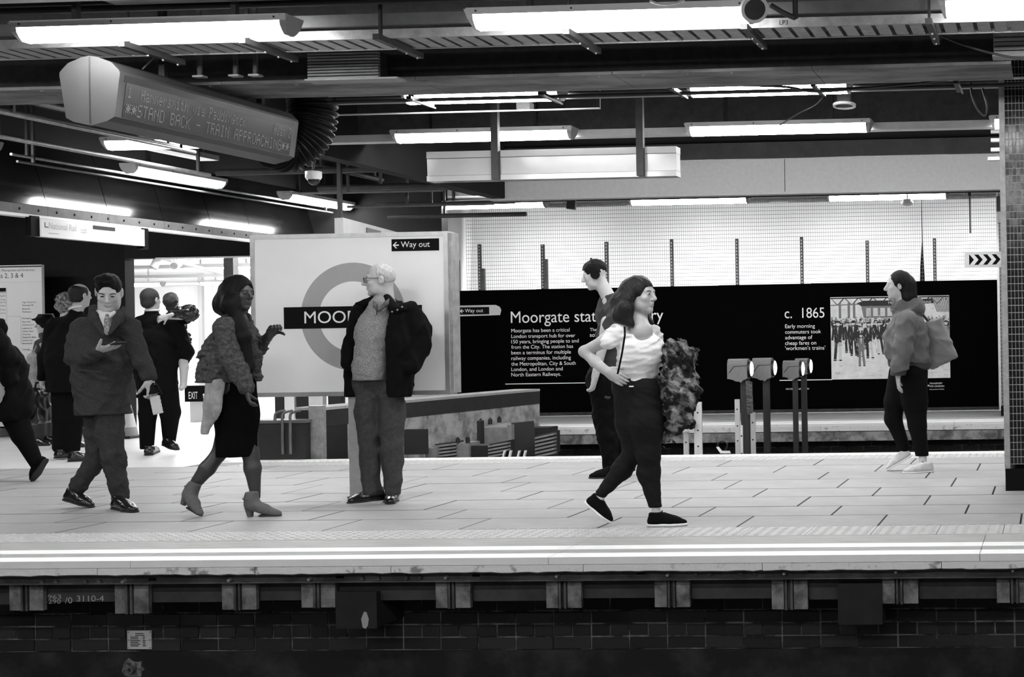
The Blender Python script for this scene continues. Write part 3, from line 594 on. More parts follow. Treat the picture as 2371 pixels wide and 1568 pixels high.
for k in (-1, 1): y = a[1] + .56; MB().add([(-9.898, y, a[2] + .09 + k * .012), (-9.898, y + .1, a[2] + .09 + k * .012), (-9.898, y + .1, a[2] + .098 + k * .012), (-9.898, y, a[2] + .098 + k * .012)], [(0, 1, 2, 3)]).build('rail_mark', M_pale, t)
MB().add([(-9.898, a[1] + .60, a[2] + .06), (-9.898, a[1] + .61, a[2] + .06), (-9.898, a[1] + .65, a[2] + .13), (-9.898, a[1] + .64, a[2] + .13)], [(0, 1, 2, 3)]).build('rail_mark', M_pale, t)
for k in ((0, 0, .05, .008), (0, 0, .008, .05)): MB().box((-9.8995, a[1] + .04 + k[0], a[2] + .095), (-9.898, a[1] + .04 + k[2], a[2] + .095 + k[3])).build('arrow', M_dark, t)
y0 = PX_(215, 530, -9.9)[1]; y1 = PX_(266, 530, -9.9)[1]; MB().box((-9.8995, y0, zt - .05), (-9.896, y1, zt - .012)).build('vent', M_dark, t)
MB().box((-9.98, a[1] - .12, a[2] - .0), (-9.92, a[1] - .002, zt + .02)).build('bracket', M_black, t)
MB().box((-9.99, b_[1] + .002, a[2] - .03), (-9.92, b_[1] + .1, zt + .02)).build('bracket', M_black, t)
# dark wall with the line diagram
wl2 = struct('wall_left', MB().box((-26, 18.9, -.05), (P(292, 800, 18.9)[0], 19.1, 3.63)), mat('dark wall', .006, .7, var=.3, spec=.15), 'dark wall with the white line diagram board')
struct('baseboard_left', MB().box((-26, 18.86, -.01), (P(292, 800, 18.9)[0], 18.9, .10)), M_galv, 'pale skirting of the dark wall')
struct('trim_7', MB().box((P(292, 800, 18.9)[0], 18.9, 2.40), (-8.2, 19.1, 3.63)), M_soffit, 'dark header beam over the bright concourse opening')
MB().box((-12.2, 18.88, 2.385), (-8.2, 18.95, 2.405)).build('pale_strip', M_white, bpy.data.objects['trim_7'])
Yd = 18.4; a = P(-60, 1003, Yd); b_ = P(96, 612, Yd)
t = thing('line_diagram', 'tall white line diagram board listing stations on the dark wall', 'sign board', (a[0], Yd, 0))
zt = P(40, 614, Yd)[2]
MB().box((a[0], Yd, .15), (b_[0], Yd + .05, zt)).build('board', mat('board white', .52, .5), t); MB().box((a[0], Yd - .006, zt - .03), (b_[0], Yd, zt - .012)).build('top_bar', M_dark, t)
MB().box((a[0] - .02, Yd + .01, 0), (a[0] + .05, Yd + .3, .16)).build('foot', M_dark, t); MB().box((b_[0] - .05, Yd + .01, 0), (b_[0] , Yd + .3, .16)).build('foot', M_dark, t)
def tpx(s, pl, pb, pr, Y, m, par, **k): q = P(pl, pb, Y); return text(s, q[0], q[2], P(pr, pb, Y)[0] - q[0], Y, m, par, **k)
tpx('Hammersmith & City, Metropolitan and Circle lines', -55, 630, 80, Yd, M_dark, t, height=.040); tpx('Platforms 2, 3 & 4', -45, 645, 54, Yd, M_dark, t, height=.075)
q = P(-10, 655, Yd); MB().box((a[0], Yd - .003, q[2]), (b_[0], Yd, q[2] + .006)).build('rule', M_pale, t)
for k, (pl, pr, ys_, names) in enumerate(((-30, 13, (672, 679, 687, 696, 702, 710, 719, 727, 743, 757, 771), ('Moorgate', 'Barbican', 'Farringdon', "King's Cross", 'Euston Sq', 'Gt Portland', 'Baker Street', 'Edgware Rd', 'Finchley Rd', 'Wembley Park', 'Harrow')),
                                          (52, 84, (702, 709, 717, 724, 739, 747, 754, 762, 769, 776, 783, 790, 797, 811), ('High Street Ken', 'Notting Hill', 'Bayswater', 'Paddington', 'Paddington', 'Royal Oak', 'Westbourne Pk', 'Ladbroke Gr', 'Latimer Road', 'Wood Lane', "Shepherd's Bush", 'Goldhawk Rd', 'Hammersmith', 'Uxbridge')))):
    for y, n_ in zip(ys_, names): tpx(n_, pl if k else pr - 2.1 * len(n_), y, pl + 2.1 * len(n_) if k else pr, Yd, M_dark, t)
q = P(0, 673, Yd); MB().box((a[0], Yd - .002, q[2] - .015), (P(14, 670, Yd)[0], Yd - .0005, q[2] + .035)).build('black_flash', M_black, t)
for p0, p1, x in ((668, 800, 17), (733, 797, 49)): za = P(x, p1, Yd); zb_ = P(x, p0, Yd); MB().box((za[0] - .006, Yd - .002, za[2]), (za[0] + .006, Yd, zb_[2])).build('route_line', M_pale, t)
za = P(17, 733, Yd); zb_ = P(49, 733, Yd); MB().box((za[0], Yd - .002, za[2] - .005), (zb_[0], Yd, za[2] + .005)).build('route_line', M_pale, t)
# ------------------------------------------------------------------ the bright concourse behind
M_hall = mat('concourse white', .85, .6); M_hall2 = mat('concourse pale grey', .45, .6)
struct('wall_concourse', MB().box((-26, 34, -.05), (-9.6, 34.2, 3.7)), M_hall, 'white far wall of the concourse')
struct('wall_concourse_side', MB().box((-9.8, 19.2, -.05), (-9.6, 34, 3.7)), M_hall, 'white side wall of the concourse')
struct('wall_concourse_end', MB().box((-26.2, 19.1, -.05), (-26, 34, 3.7)), M_hall, 'white end wall of the concourse')
struct('ceiling', MB().box((-26, 19.1, 2.92), (-9.8, 34, 3.1)), M_hall, 'white concourse ceiling')
for i, (x, y) in enumerate(((-21.5, 31.0), (-19.0, 31.0), (-17.5, 28), (-15, 28), (-15.5, 24.5), (-13, 24.5), (-13.4, 21.2), (-11.5, 21.2))):
    lamp(x, y, 2.52 if y > 30 else 2.72, (['concourse lamp above the man carrying a child', 'concourse lamp beside the head of the long haired woman'] + ['fluorescent lamp under the bright concourse ceiling'] * 6)[i], 'lamps in the concourse', rods=False, top=2.925, glow=M_glow2)
for i, (z, y) in enumerate(((2.80, 20.2), (2.76, 22.0), (2.72, 24.0), (2.68, 26.5), (2.64, 29.5), (2.60, 32.5))):
    MB().box((-25, y, z), (-9.85, y + .12, z + .06)).build('ceiling_rail', M_hall2, None, ['pale rail across the concourse ceiling, first inside the header', 'pale rail across the concourse ceiling behind the spotlights', 'pale rail across the middle of the concourse ceiling', 'pale rail across the concourse ceiling past its middle', 'pale rail across the deep end of the concourse ceiling', 'pale rail along the far wall of the concourse'][i], 'rail')
MB().tube([P(310, 580, 20.5), P(470, 622, 24), P(540, 640, 27)], .03, 8).build('pipe', M_hall2, None, 'slanting pale pipe below the concourse ceiling', 'pipe')
for px, py, l in ((362, 607, 'white spotlight tilted down towards the concourse floor'), (408, 612, 'white spotlight with a grey round face')):
    q = P(px, py, 22); t = thing('spotlight', l, 'spotlight', q, 'concourse spotlights')
    d = np.array([-.3, -.3, -.9]) if px < 400 else np.array([.25, -.9, -.25]); d /= np.linalg.norm(d)
    MB().tube([q - d * .1, q + d * .1], .06 if px < 400 else .07, 14).build('barrel', M_hall, t); MB().tube([q + d * .1, q + d * .112], .055, 14).build('face', M_galv, t); MB().tube([q - d * .05, q + UZ * .1, q + UZ * .35], .015, 6).build('arm', M_hall2, t)
a = P(524, 1000, 20.5); b_ = P(546, 1000, 20.5); MB().box((a[0], 20.5, 0), (b_[0], 20.64, 2.92)).build('pillar', M_steelmid, None, 'slim grey pillar in the concourse behind the long haired woman', 'pillar')
a = P(466, 900, 33.5); MB().box((a[0] - .05, 33.5, .0), (a[0] + .05, 33.6, 2.92)).build('pillar', M_hall2, None, 'pale slim pillar against the far concourse wall', 'pillar')
a = P(282, 980, 19.6); MB().box((a[0], 19.4, 0), (P(298, 980, 19.6)[0], 19.6, 2.3)).build('door_post', M_galv, None, 'metal door post at the edge of the dark wall', 'post')
# counter with black bands and notice boards in the concourse
Yc = 24.0; a = P(285, 950, Yc); b_ = P(332, 950, Yc); t = thing('counter', 'white concourse counter banded with black stripes', 'counter', (a[0], Yc, 0))
zt = P(300, 840, Yc)[2]; MB().box((a[0] - 1.2, Yc, 0), (b_[0], Yc + .6, zt)).build('body', M_hall, t)
for p0, p1 in ((892, 901), (914, 922)): MB().box((a[0] - 1.2, Yc - .006, P(300, p1, Yc)[2]), (b_[0] + .004, Yc, P(300, p0, Yc)[2])).build('band', M_black, t)
tpx('EXIT', 307, 856, 323, Yc, M_steelmid, t); MB().box((P(306, 862, Yc)[0], Yc - .004, P(306, 863, Yc)[2]), (P(324, 862, Yc)[0], Yc, P(306, 857, Yc)[2])).build('grey_bar', M_steelmid, t)
Yc = 21.5; a = P(428, 931, Yc); b_ = P(560, 931, Yc); zt = P(480, 893, Yc)[2]; zb = P(480, 930, Yc)[2]
t = thing('notice_box', 'low black notice box with white letters in the concourse', 'notice', (a[0], Yc, 0)); MB().box((a[0], Yc, zb), (b_[0], Yc + .2, zt)).build('box', M_black, t); MB().box((a[0] + .05, Yc + .05, 0), (b_[0] - .05, Yc + .15, zb)).build('plinth', M_hall, t)
tpx('EXIT', 437, 924, 458, Yc, M_ink, t, height=.11); tpx('t', 469, 924, 476, Yc, M_ink, t, height=.09)
# ================================================================== COLUMN, ROUNDEL SIGN, HOARDING, BAY TRACK
YC = 10.82; xa = P(2320, 700, YC)[0]; xm = P(2333, 700, YC)[0]; xb = .36
M_tile = mat('dark glazed mosaic', .008, .14, spec=.28, var=.5, scale=30); M_grout = mat('pale grout', .45, .8)
t = thing('tiled_column', 'square column of dark glazed mosaic with metal corner trim', 'column', ((xa + xb) / 2, YC + .35, 0))
MB().box((xm, YC + .004, .20), (xb, YC + .7, 3.62)).build('core', M_grout, t)
MB().box((xa, YC - .012, .17), (xm, YC + .04, 3.3)).build('corner_trim', M_galv, t)
MB().box((xa + .005, YC - .012, 0), (xb + .01, YC + .71, .168)).build('plinth', M_black, t)
tme = MB().bev((0, 0, 0), (.0245, .006, .050), .001)
tme = MB().add([(0, .006, 0), (.0245, .006, 0), (.0245, .006, .05), (0, .006, .05), (.001, 0, .001), (.0235, 0, .001), (.0235, 0, .049), (.001, 0, .049)], [(4, 5, 6, 7), (0, 1, 5, 4), (1, 2, 6, 5), (2, 3, 7, 6), (3, 0, 4, 7)])
tmesh = tme.mesh('mosaic_tile', M_tile); rest = MB(); cnt = 0
for j in range(60):
    for i in range(24):
        x = xm + .002 + i * .0277; z = .205 + j * .0548
        if i < 5 and cnt < 299: cnt += 1; o = inst('mosaic_tile', tmesh, (x, YC - .002 + random.uniform(0, .0012), z), t, (random.uniform(-.010, .010), 0, random.uniform(-.014, .014)))
        else: rest.add([(v[0] + x, v[1] + YC - .002, v[2] + z) for v in tme.v], tme.f)
tag(rest.build('mosaic_tiles', M_tile, t), kind='stuff')
# chevron sign fixed to the column
a = P(2233, 620, YC + .12); b_ = P(2319, 583, YC + .12); xq = xa - .001
t = thing('chevron_sign', 'small sign of black and white chevrons sticking out from the column', 'sign', (a[0], YC + .12, a[2])); zb, zt = P(2280, 619, YC + .12)[2], P(2280, 584, YC + .12)[2]
MB().box((a[0], YC + .12, zb), (xq + .1, YC + .15, zt)).build('panel', M_white, t); hb = (zt - zb); z0_, z1_ = zb + .17 * hb, zt - .15 * hb; x0_ = P(2244, 600, YC + .12)[0]
MB().box((x0_, YC + .117, z0_), (xq + .09, YC + .1195, z1_)).build('black_field', M_black, t); wd_ = (z1_ - z0_)
for k in range(5):
    xx = x0_ + .004 + k * wd_ * .86; s_ = wd_ * .42; u_ = wd_ * .44; zm = (z0_ + z1_) / 2
    MB().add([(xx, YC + .1165, z0_), (xx + u_, YC + .1165, z0_), (xx + u_ + s_, YC + .1165, zm), (xx + u_, YC + .1165, z1_), (xx, YC + .1165, z1_), (xx + s_, YC + .1165, zm)], [(0, 1, 2, 5), (5, 2, 3, 4)]).build('chevron', M_ink, t)
# ------------------------------------------------------------------ roundel sign
YS = 10.78; zA = lambda px, py: P(px, py, YS)[2]; xA = lambda px, py: P(px, py, YS)[0]
L, R_, T, B = xA(581, 735), xA(1039, 735), zA(810, 540), zA(810, 917); fw = .034; D = .14
t = thing('roundel_sign', 'large white station sign with grey roundel in an aluminium frame', 'sign', ((L + R_) / 2, YS + .07, 0))
M_face = mat('white vitreous enamel', .86, .28, var=.02, scale=2)
MB().box((L + fw, YS + .006, B + fw), (R_ - fw, YS + D, T - fw)).build('face', M_face, t)
for nm, a, b_ in (('frame_top', (L, YS, T - fw), (R_, YS + D, T)), ('frame_bottom', (L, YS, B), (R_, YS + D, B + fw)), ('frame_side', (L, YS, B + fw), (L + fw, YS + D, T - fw)), ('frame_side', (R_ - fw, YS, B + fw), (R_, YS + D, T - fw))): MB().box(a, b_).build(nm, M_alu, t)
MB().box((R_, YS + .02, B + .01), (R_ + .022, YS + D + .02, T - .01)).build('edge_strip', M_galv, t)
MB().box((L + .05, YS + D, B + .05), (R_ - .05, YS + D + .03, T - .05)).build('back', M_steelmid, t)
c = P(817, 733, YS); ro, ri = 128 * YS / FPX, 83.5 * YS / FPX
MB().ring((c[0], YS + .0058, c[2]), (1, 0, 0), (0, 0, 1), ri, ro, -.003, 72).build('ring', mat('mid grey enamel', .36, .35, var=.04), t)
zb, zt = P(817, 759, YS)[2], P(817, 709, YS)[2]; MB().box((xA(657, 735), YS + .001, zb), (xA(977, 735), YS + .0028, zt)).build('name_bar', M_black, t)
text('MOORGATE', xA(705, 748), zb + .24 * (zt - zb), xA(931, 748) - xA(705, 748), YS + .001, M_ink, t, bold=0, height=.56 * (zt - zb))
zb, zt = P(960, 581, YS)[2], P(960, 553, YS)[2]; xl_ = xA(906, 567)
MB().box((xl_, YS + .003, zb), (xA(1016, 567), YS + .0055, zt)).build('way_out_plate', M_black, t)
def arrow(x, z, s, Y, par):   # left arrow, s = height
    MB().add([(x, Y, z), (x + s * .5, Y, z + s * .5), (x + s * .72, Y, z + s * .5), (x + s * .34, Y, z + s * .1), (x + s, Y, z + s * .1), (x + s, Y, z - s * .1), (x + s * .34, Y, z - s * .1), (x + s * .72, Y, z - s * .5), (x + s * .5, Y, z - s * .5)],
             [(0, 3, 2, 1), (0, 8, 7, 6), (0, 6, 5, 4, 3)]).build('arrow', M_ink, par)
hz = zt - zb; arrow(xl_ + .01, (zb + zt) / 2, hz * .52, YS + .0025, t); text('Way out', xA(928, 572), zb + hz * .32, xA(995, 572) - xA(928, 572), YS + .003, M_ink, t, bold=0)
MB().box((xA(803, 1000), YS + .03, 0), (xA(846, 1000), YS + .12, B)).build('pedestal', M_paleb, t)
MB().box((xA(800, 1000), YS + .01, 0), (xA(850, 1000), YS + .14, .012)).build('foot_plate', M_steelmid, t)
# small pale cabinet sign peeping over the roundel sign
a = P(775, 545, 14.2); b_ = P(800, 505, 14.2); t = thing('box_sign', 'pale box sign peeping over the top of the roundel sign', 'sign', a)
zt, zb = P(790, 505, 14.2)[2], P(790, 560, 14.2)[2]; xq = P(940, 530, 16.6)[0]
pts = [(a[0], 14.2), (b_[0], 14.15), (xq, 16.6), (xq - .1, 16.65)]
MB().prism(pts, 2, zb, zt).build('box', M_offwhite, t); MB().box((a[0] + .02, 14.22, zt), (a[0] + .06, 14.26, 3.63)).build('stem', M_dark, t)
d = np.array([xq - b_[0], 16.6 - 14.15, 0]); d /= np.linalg.norm(d); nr = np.array([d[1], -d[0], 0])
pq = np.array([b_[0], 14.15, 0]) + d * 1.1; MB().obox(pq + nr * .004 + UZ * (zt - .09), d, nr, UZ, (.28, .004, .05)).build('vent', M_dark, t)
# ------------------------------------------------------------------ hoarding, netting, sheet
ZH = P(1700, 660, HOARD)[2]; XHl, XHr = -9.45, P(2311, 800, HOARD)[0]
hd = thing('hoarding', 'long black hoarding printed with the history of the station', 'hoarding', (-4.5, HOARD, 0))
n = 6
for i in range(n): MB().box((XHl + (XHr - XHl) * i / n + .002, HOARD, .0), (XHl + (XHr - XHl) * (i + 1) / n - .002, HOARD + .03, ZH + (i - 3) * .004)).build('board', M_hoard, hd)
MB().box((XHl, HOARD - .03, 0), (XHr, HOARD - .001, .05)).build('kick_board', mat('kick board', .03, .9, var=.5, scale=12), hd)
MB().box((XHr, HOARD - .01, 0), (XHr + .03, HOARD + .03, ZH)).build('end_strip', M_white, hd)
YT = HOARD - .0005
tpx('Moorgate station history', 1183, 748, 1536, YT, M_ink, hd, bold=0, height=36 * YT / FPX)
for s_, pb, pr_ in (('Moorgate has been a critical', 770, 1319), ('London transport hub for over', 783, 1332), ('150 years, bringing people to and', 795.5, 1340), ('from the City. The station has', 808, 1327), ('been a terminus for multiple', 821, 1322), ('railway companies, including', 834, 1322), ('the Metropolitan, City & South', 847, 1333), ('London, and London and', 859.5, 1303), ('North Eastern Railways.', 872, 1299)):
    tpx(s_, 1184, pb, pr_, YT, M_ink, hd, bold=0)
for s_, pb, pr_ in (('The', 767, 1382), ('so', 780, 1377)): tpx(s_, 1366, pb, pr_, YT, M_ink, hd, bold=0)
tpx('c.  1865', 1817, 737, 1909, YT, M_ink, hd, bold=0, height=24 * YT / FPX)
for s_, pb, pr_ in (('Early morning', 760, 1887), ('commuters took', 773, 1901), ('advantage of', 786, 1881), ('cheap fares on', 799, 1890), ("'workmen's trains'", 811, 1911)): tpx(s_, 1818, pb, pr_, YT, M_ink, hd, bold=0)
tpx('MAYOR OF LONDON', 1176, 911, 1237, YT, M_ink, hd, bold=0); tpx('MAYOR OF LONDON', 1820, 903, 1873, YT, M_ink, hd, bold=0)
for p0, p1, py in ((1170, 1470, 889.5), (1805, 1927, 881)): a = P(p0, py, YT); b_ = P(p1, py, YT); MB().box((a[0], YT - .002, a[2] - .006), (b_[0], YT - .0004, a[2] + .006)).build('rule', M_ink, hd)
c = P(2140, 893, YT); MB().ring((c[0], YT, c[2]), (1, 0, 0), (0, 0, 1), .034, .056, .002, 28).build('roundel_mark', M_ink, hd); MB().box((c[0] - .075, YT - .003, c[2] - .010), (c[0] + .075, YT - .0004, c[2] + .010)).build('roundel_bar', M_ink, hd)
tpx('TRANSPORT', 2152, 890, 2182, YT, M_ink, hd, bold=0); tpx('FOR LONDON', 2152, 896.5, 2186, YT, M_ink, hd, bold=0); tpx('EVERY JOURNEY MATTERS', 2152, 903, 2186, YT, M_ink, hd, bold=0)
# pasted way out strip on the hoarding
a = P(1056, 733, YT); b_ = P(1160, 706, YT); t = thing('pasted_sign', 'torn white strip with a small black way out label on the hoarding', 'sign', a)
MB().add([(a[0], YT - .003, a[2]), (P(1158, 730, YT)[0], YT - .003, a[2] + .01), (P(1161, 722, YT)[0], YT - .003, a[2] + .09), (P(1157, 710, YT)[0], YT - .003, b_[2] - .03), (P(1148, 706, YT)[0], YT - .003, b_[2]), (a[0], YT - .003, b_[2])][::-1] + [(a[0], YT - .0005, a[2]), (P(1158, 730, YT)[0], YT - .0005, a[2] + .01), (P(1161, 722, YT)[0], YT - .0005, a[2] + .09), (P(1157, 710, YT)[0], YT - .0005, b_[2] - .03), (P(1148, 706, YT)[0], YT - .0005, b_[2]), (a[0], YT - .0005, b_[2])][::-1], [(0, 1, 2, 3, 4, 5), (11, 10, 9, 8, 7, 6)] + [(i, (i + 1) % 6, 6 + (i + 1) % 6, 6 + i) for i in range(6)]).build('strip', M_offwhite, t)
xl_ = P(1063, 720, YT)[0]; zb, zt = P(1063, 729, YT)[2], P(1063, 712, YT)[2]; MB().box((xl_, YT - .006, zb), (P(1133, 720, YT)[0], YT - .0032, zt)).build('label_plate', M_black, t)
arrow(xl_ + .015, (zb + zt) / 2, (zt - zb) * .55, YT - .0065, t); text('Way out', P(1077, 720, YT)[0], zb + (zt - zb) * .3, P(1119, 720, YT)[0] - P(1077, 720, YT)[0], YT - .006, M_ink, t, bold=0)
# printed picture: a generic crowd outside a station kiosk
x0, x1 = P(1924, 780, YT)[0], P(2199, 780, YT)[0]; z0, z1 = P(2060, 877, YT)[2], P(2060, 686, YT)[2]; W_, H_ = x1 - x0, z1 - z0
pic = thing('printed_picture', 'pale printed drawing of a crowd of workmen at a station', 'picture', (x0, YT, z0))
MB().box((x0, YT - .006, z0), (x1, YT - .0006, z1)).build('sheet', mat('print paper', .66, .7, var=.12, scale=7), pic)
inks = {k: MB() for k in (0, 1, 2)}; lay_ = [0]
def ink(k, pts):
    lay_[0] += 1; y = YT - .0062 - lay_[0] * 2e-6; n = len(pts); inks[k].add([(x0 + W_ * min(max(u, 0.002), .998), y, z0 + H_ * min(max(v, .002), .998)) for u, v in pts], [tuple(range(n))])
def blob(k, u, v, ru, rv, n=8): ink(k, [(u + ru * math.cos(2 * math.pi * i / n) * random.uniform(.85, 1.1), v + rv * math.sin(2 * math.pi * i / n) * random.uniform(.85, 1.1)) for i in range(n)])
def stroke(k, a, b_, w_):
    a = np.array(a); b_ = np.array(b_); d = b_ - a; d = d / (np.linalg.norm(d) + 1e-9); n_ = np.array([-d[1], d[0]]) * w_; ink(k, [a - n_, b_ - n_, b_ + n_, a + n_])
for i in range(9): stroke(1, (.0 + i * .12, .99), (.06 + i * .12, .90), .006); stroke(0, (.06 + i * .12, .9), (.12 + i * .12, .99), .005)
stroke(0, (0, .985), (1, .985), .008); stroke(1, (0, .90), (.3, .91), .006)
for u in (.08, .155, .2): stroke(1, (u, .74), (u, .93), .010)
ink(0, [(.22, .92), (.28, .95), (.52, .95), (.6, .91), (.56, .885), (.26, .885)]); ink(1, [(.26, .885), (.56, .885), (.54, .74), (.28, .74)])
for u in (.30, .36, .42, .48): ink(2, [(u, .86), (u + .04, .86), (u + .04, .76), (u, .76)])
ink(0, [(.46, .945), (.87, .965), (.87, .905), (.46, .885)])
for i in range(10): stroke(1, (.86 + i * .015, .98), (.90 + i * .012, .80), .004)
for row, (v, s) in enumerate(((.735, .55), (.715, .65), (.69, .8), (.66, .95))):
    for i in range(26):
        u = (i + random.random()) / 26; k = random.choice((0, 0, 1, 2)); blob(k, u, v - .05 * s, .022 * s, .06 * s); blob(2, u, v + .012 * s, .011 * s, .018 * s); blob(random.choice((0, 1)), u, v + .024 * s, .014 * s, .010 * s)
for u, v, s in ((.06, .52, 1.15), (.14, .55, .9), (.19, .54, 1.0), (.25, .50, .9), (.32, .52, 1.05), (.41, .54, .95), (.48, .55, .9), (.56, .53, .8), (.63, .55, .9), (.70, .53, .9), (.76, .5, 1), (.84, .52, 1), (.92, .5, 1.1), (.97, .53, 1.0), (.255, .40, .95)):
    kd = random.choice((0, 0, 1)); lean = random.uniform(-.012, .012)
    ink(kd, [(u - .032 * s, v + .10 * s), (u + .030 * s, v + .10 * s), (u + .026 * s, v - .07 * s), (u - .026 * s, v - .07 * s)]); ink(2, [(u - .008, v + .1 * s), (u + .008, v + .1 * s), (u, v + .02)])
    for sg in (-1, 1): stroke(kd if random.random() < .6 else 2, (u + sg * .013 * s, v - .06 * s), (u + sg * .02 * s + lean, v - .24 * s), .0105 * s); blob(0, u + sg * .02 * s + lean, v - .25 * s, .014 * s, .008 * s); stroke(0, (u + sg * .032 * s, v + .09 * s), (u + sg * .042 * s, v - .04 * s), .009)
    blob(2, u, v + .135 * s, .015 * s, .026 * s); blob(0, u, v + .155 * s, .02 * s, .013 * s); stroke(0, (u - .02 * s, v + .148 * s), (u + .02 * s, v + .148 * s), .004)
for i in range(420): u = random.random(); v = random.uniform(.36, .74); stroke(random.choice((0, 0, 1, 2)), (u, v), (u + random.uniform(-.010, .010), v + random.uniform(-.05, .05)), random.uniform(.0008, .002))
for i in range(60): u = random.uniform(0, 1); v = random.uniform(.76, .98); stroke(random.choice((1, 1, 0, 2)), (u, v), (u + random.uniform(-.03, .03), v + random.uniform(-.01, .01)), random.uniform(.0006, .0012))
for i in range(40): u = random.random(); v = random.uniform(.03, .24); stroke(1, (u, v), (u + random.uniform(.02, .06), v + random.uniform(-.006, .012)), .0012)
for k, m in ((0, mat('print dark ink', .012, .7)), (1, mat('print mid ink', .16, .7)), (2, mat('print light ink', .55, .7))): tag(inks[k].build('print_ink', m, pic), kind='stuff')
text('METROPOLITAN  TRAINS', x0 + W_ * .49, z0 + H_ * .905, W_ * .36, YT - .0068, mat('print light ink', .55), pic)
text('H.F', x0 + W_ * .03, z0 + H_ * .06, W_ * .045, YT - .0064, mat('print mid ink', .16), pic, shear=.3)
# uprights behind the hoarding
mbp = MB()
for px, pt, pth, l in ((1053, 552, 603, 'next to the roundel sign'), (1111, 566, 622, 'second from the roundel sign'), (1257, 566, 600, 'above the start of the heading'), (1405, 560, 0, 'behind the man with headphones'), (1556, 554, 0, 'right of the long dark haired woman in white'), (1707, 553, 0, 'above the twin buffer lamps'), (1857, 549, 0, 'above the date on the hoarding'), (2009, 557, 0, 'above the printed picture'), (2165, 552, 0, 'right of the tear in the sheet')):
    q = P(px, 640, HOARD + .06); zt = P(px, pt, HOARD + .06)[2]
    t = thing('slotted_upright', 'slotted steel upright rising over the hoarding, ' + l, 'upright', (q[0], HOARD + .06, 0), 'slotted uprights behind the hoarding')
    MB().box((q[0] - .024, HOARD + .05, .0), (q[0] + .024, HOARD + .056, zt)).box((q[0] + .019, HOARD + .056, .0), (q[0] + .024, HOARD + .095, zt)).build('angle', mat('upright steel', .05, .5), t)
    mb = MB(); z = ZH + .01
    while z < zt - .03: mb.box((q[0] - .008, HOARD + .047, z), (q[0] + .008, HOARD + .0495, z + .03)); z += .05
    tag(mb.build('slots', M_offwhite, t), kind='stuff')
    if pth: zz = P(px, pth, HOARD + .06)[2]; MB().box((q[0] + .0245, HOARD + .04, 0), (q[0] + .075, HOARD + .1, zz)).build('sleeve', M_steelmid, t)
# white sheet with a tear, and netting in front of it
YSH = 23.0; ztop = 3.39; zlo = 1.2; M_sheet = mat('white sheeting', .90, .5, var=.03, scale=1.2, bump=.25, bscale=1.6, trans=.5)
def tl(py): return P(2132, py, YSH)[0]
zz = [ztop - .02, P(2136, 555, YSH)[2], P(2136, 600, YSH)[2], P(2136, 655, YSH)[2], zlo]
lx = [P(2134, 500, YSH)[0], P(2134, 555, YSH)[0], P(2131, 600, YSH)[0], P(2129, 650, YSH)[0], P(2128, 690, YSH)[0]]; rx = [P(2135, 500, YSH)[0], P(2136, 555, YSH)[0], P(2138, 600, YSH)[0], P(2141, 650, YSH)[0], P(2142, 690, YSH)[0]]
sh = thing('white_sheet', 'torn white plastic sheet hung behind the netting', 'sheet', (-4.5, YSH, zlo))
for nm, edge, far in (('sheet_piece', lx, -9.5), ('sheet_piece', rx, 3.6)):
    vs = []; fs = []; m = 60
    for k in range(5):
        for i in range(m + 1):
            u = i / m; x = edge[k] + (far - edge[k]) * u; vs.append((x, YSH + .035 * math.sin(x * 3.1 + k * .7) + .02 * math.sin(x * 7.7 - k), zz[k]))
    for k in range(4):
        for i in range(m): a = k * (m + 1) + i; fs.append((a, a + 1, a + m + 2, a + m + 1))
    MB().add(vs, fs, True).build(nm, M_sheet, sh)
MB().box((-9.55, YSH - .03, ztop - .03), (3, YSH + .05, 3.41)).build('top_rail', M_galv, sh)
YN = 22.35; net = MB(); xq = -9.3; M_net = mat('netting wire', .16, .6)
while xq < .3: net.box((xq, YN, 1.25), (xq + .0035, YN + .003, 3.40)); xq += .0345
z = 1.25
while z < 3.4: net.box((-9.3, YN - .004, z), (.3, YN, z + .005)); z += .060
tag(net.build('netting', M_net, None), 'fine wire netting stretched in front of the white sheet', 'netting', kind='stuff')
for x in (-8.9, -6.3, -4.0, -1.7, .6): lamp(x, 24.3, 2.6, 'work lamp behind the white sheet', 'work lamps behind the sheet', top=3.42, rods=False, glow=M_flood)
struct('wall_behind_sheet', MB().box((-12, 25.6, 0), (XR + 1.5, 25.9, 3.6)), mat('dim wall', .004, .9, spec=.05), 'wall of the works behind the sheet')
# far tiled column seen past the near column
YF = 20.4; a = P(2312, 800, YF)[0]
M_mos = mat('small mosaic', .03, .3); nt = M_mos.node_tree; br = nt.nodes.new('ShaderNodeTexBrick'); br.inputs['Color1'].default_value = (.05, .05, .05, 1); br.inputs['Color2'].default_value = (.02, .02, .02, 1); br.inputs['Mortar'].default_value = (.4, .4, .4, 1)
br.inputs['Scale'].default_value = 1; br.inputs['Brick Width'].default_value = .0277; br.inputs['Row Height'].default_value = .0548; br.inputs['Mortar Size'].default_value = .0022; br.offset = 0
tcn = nt.nodes.new('ShaderNodeTexCoord'); sp = nt.nodes.new('ShaderNodeSeparateXYZ'); cb = nt.nodes.new('ShaderNodeCombineXYZ'); nt.links.new(tcn.outputs['Object'], sp.inputs[0]); nt.links.new(sp.outputs[0], cb.inputs[0]); nt.links.new(sp.outputs[2], cb.inputs[1]); nt.links.new(cb.outputs[0], br.inputs[0]); nt.links.new(br.outputs[0], nt.nodes['Principled BSDF'].inputs['Base Color'])
t = thing('tiled_column', 'farther mosaic column at the end of the black hoarding', 'column', (a + .3, YF + .3, 0))
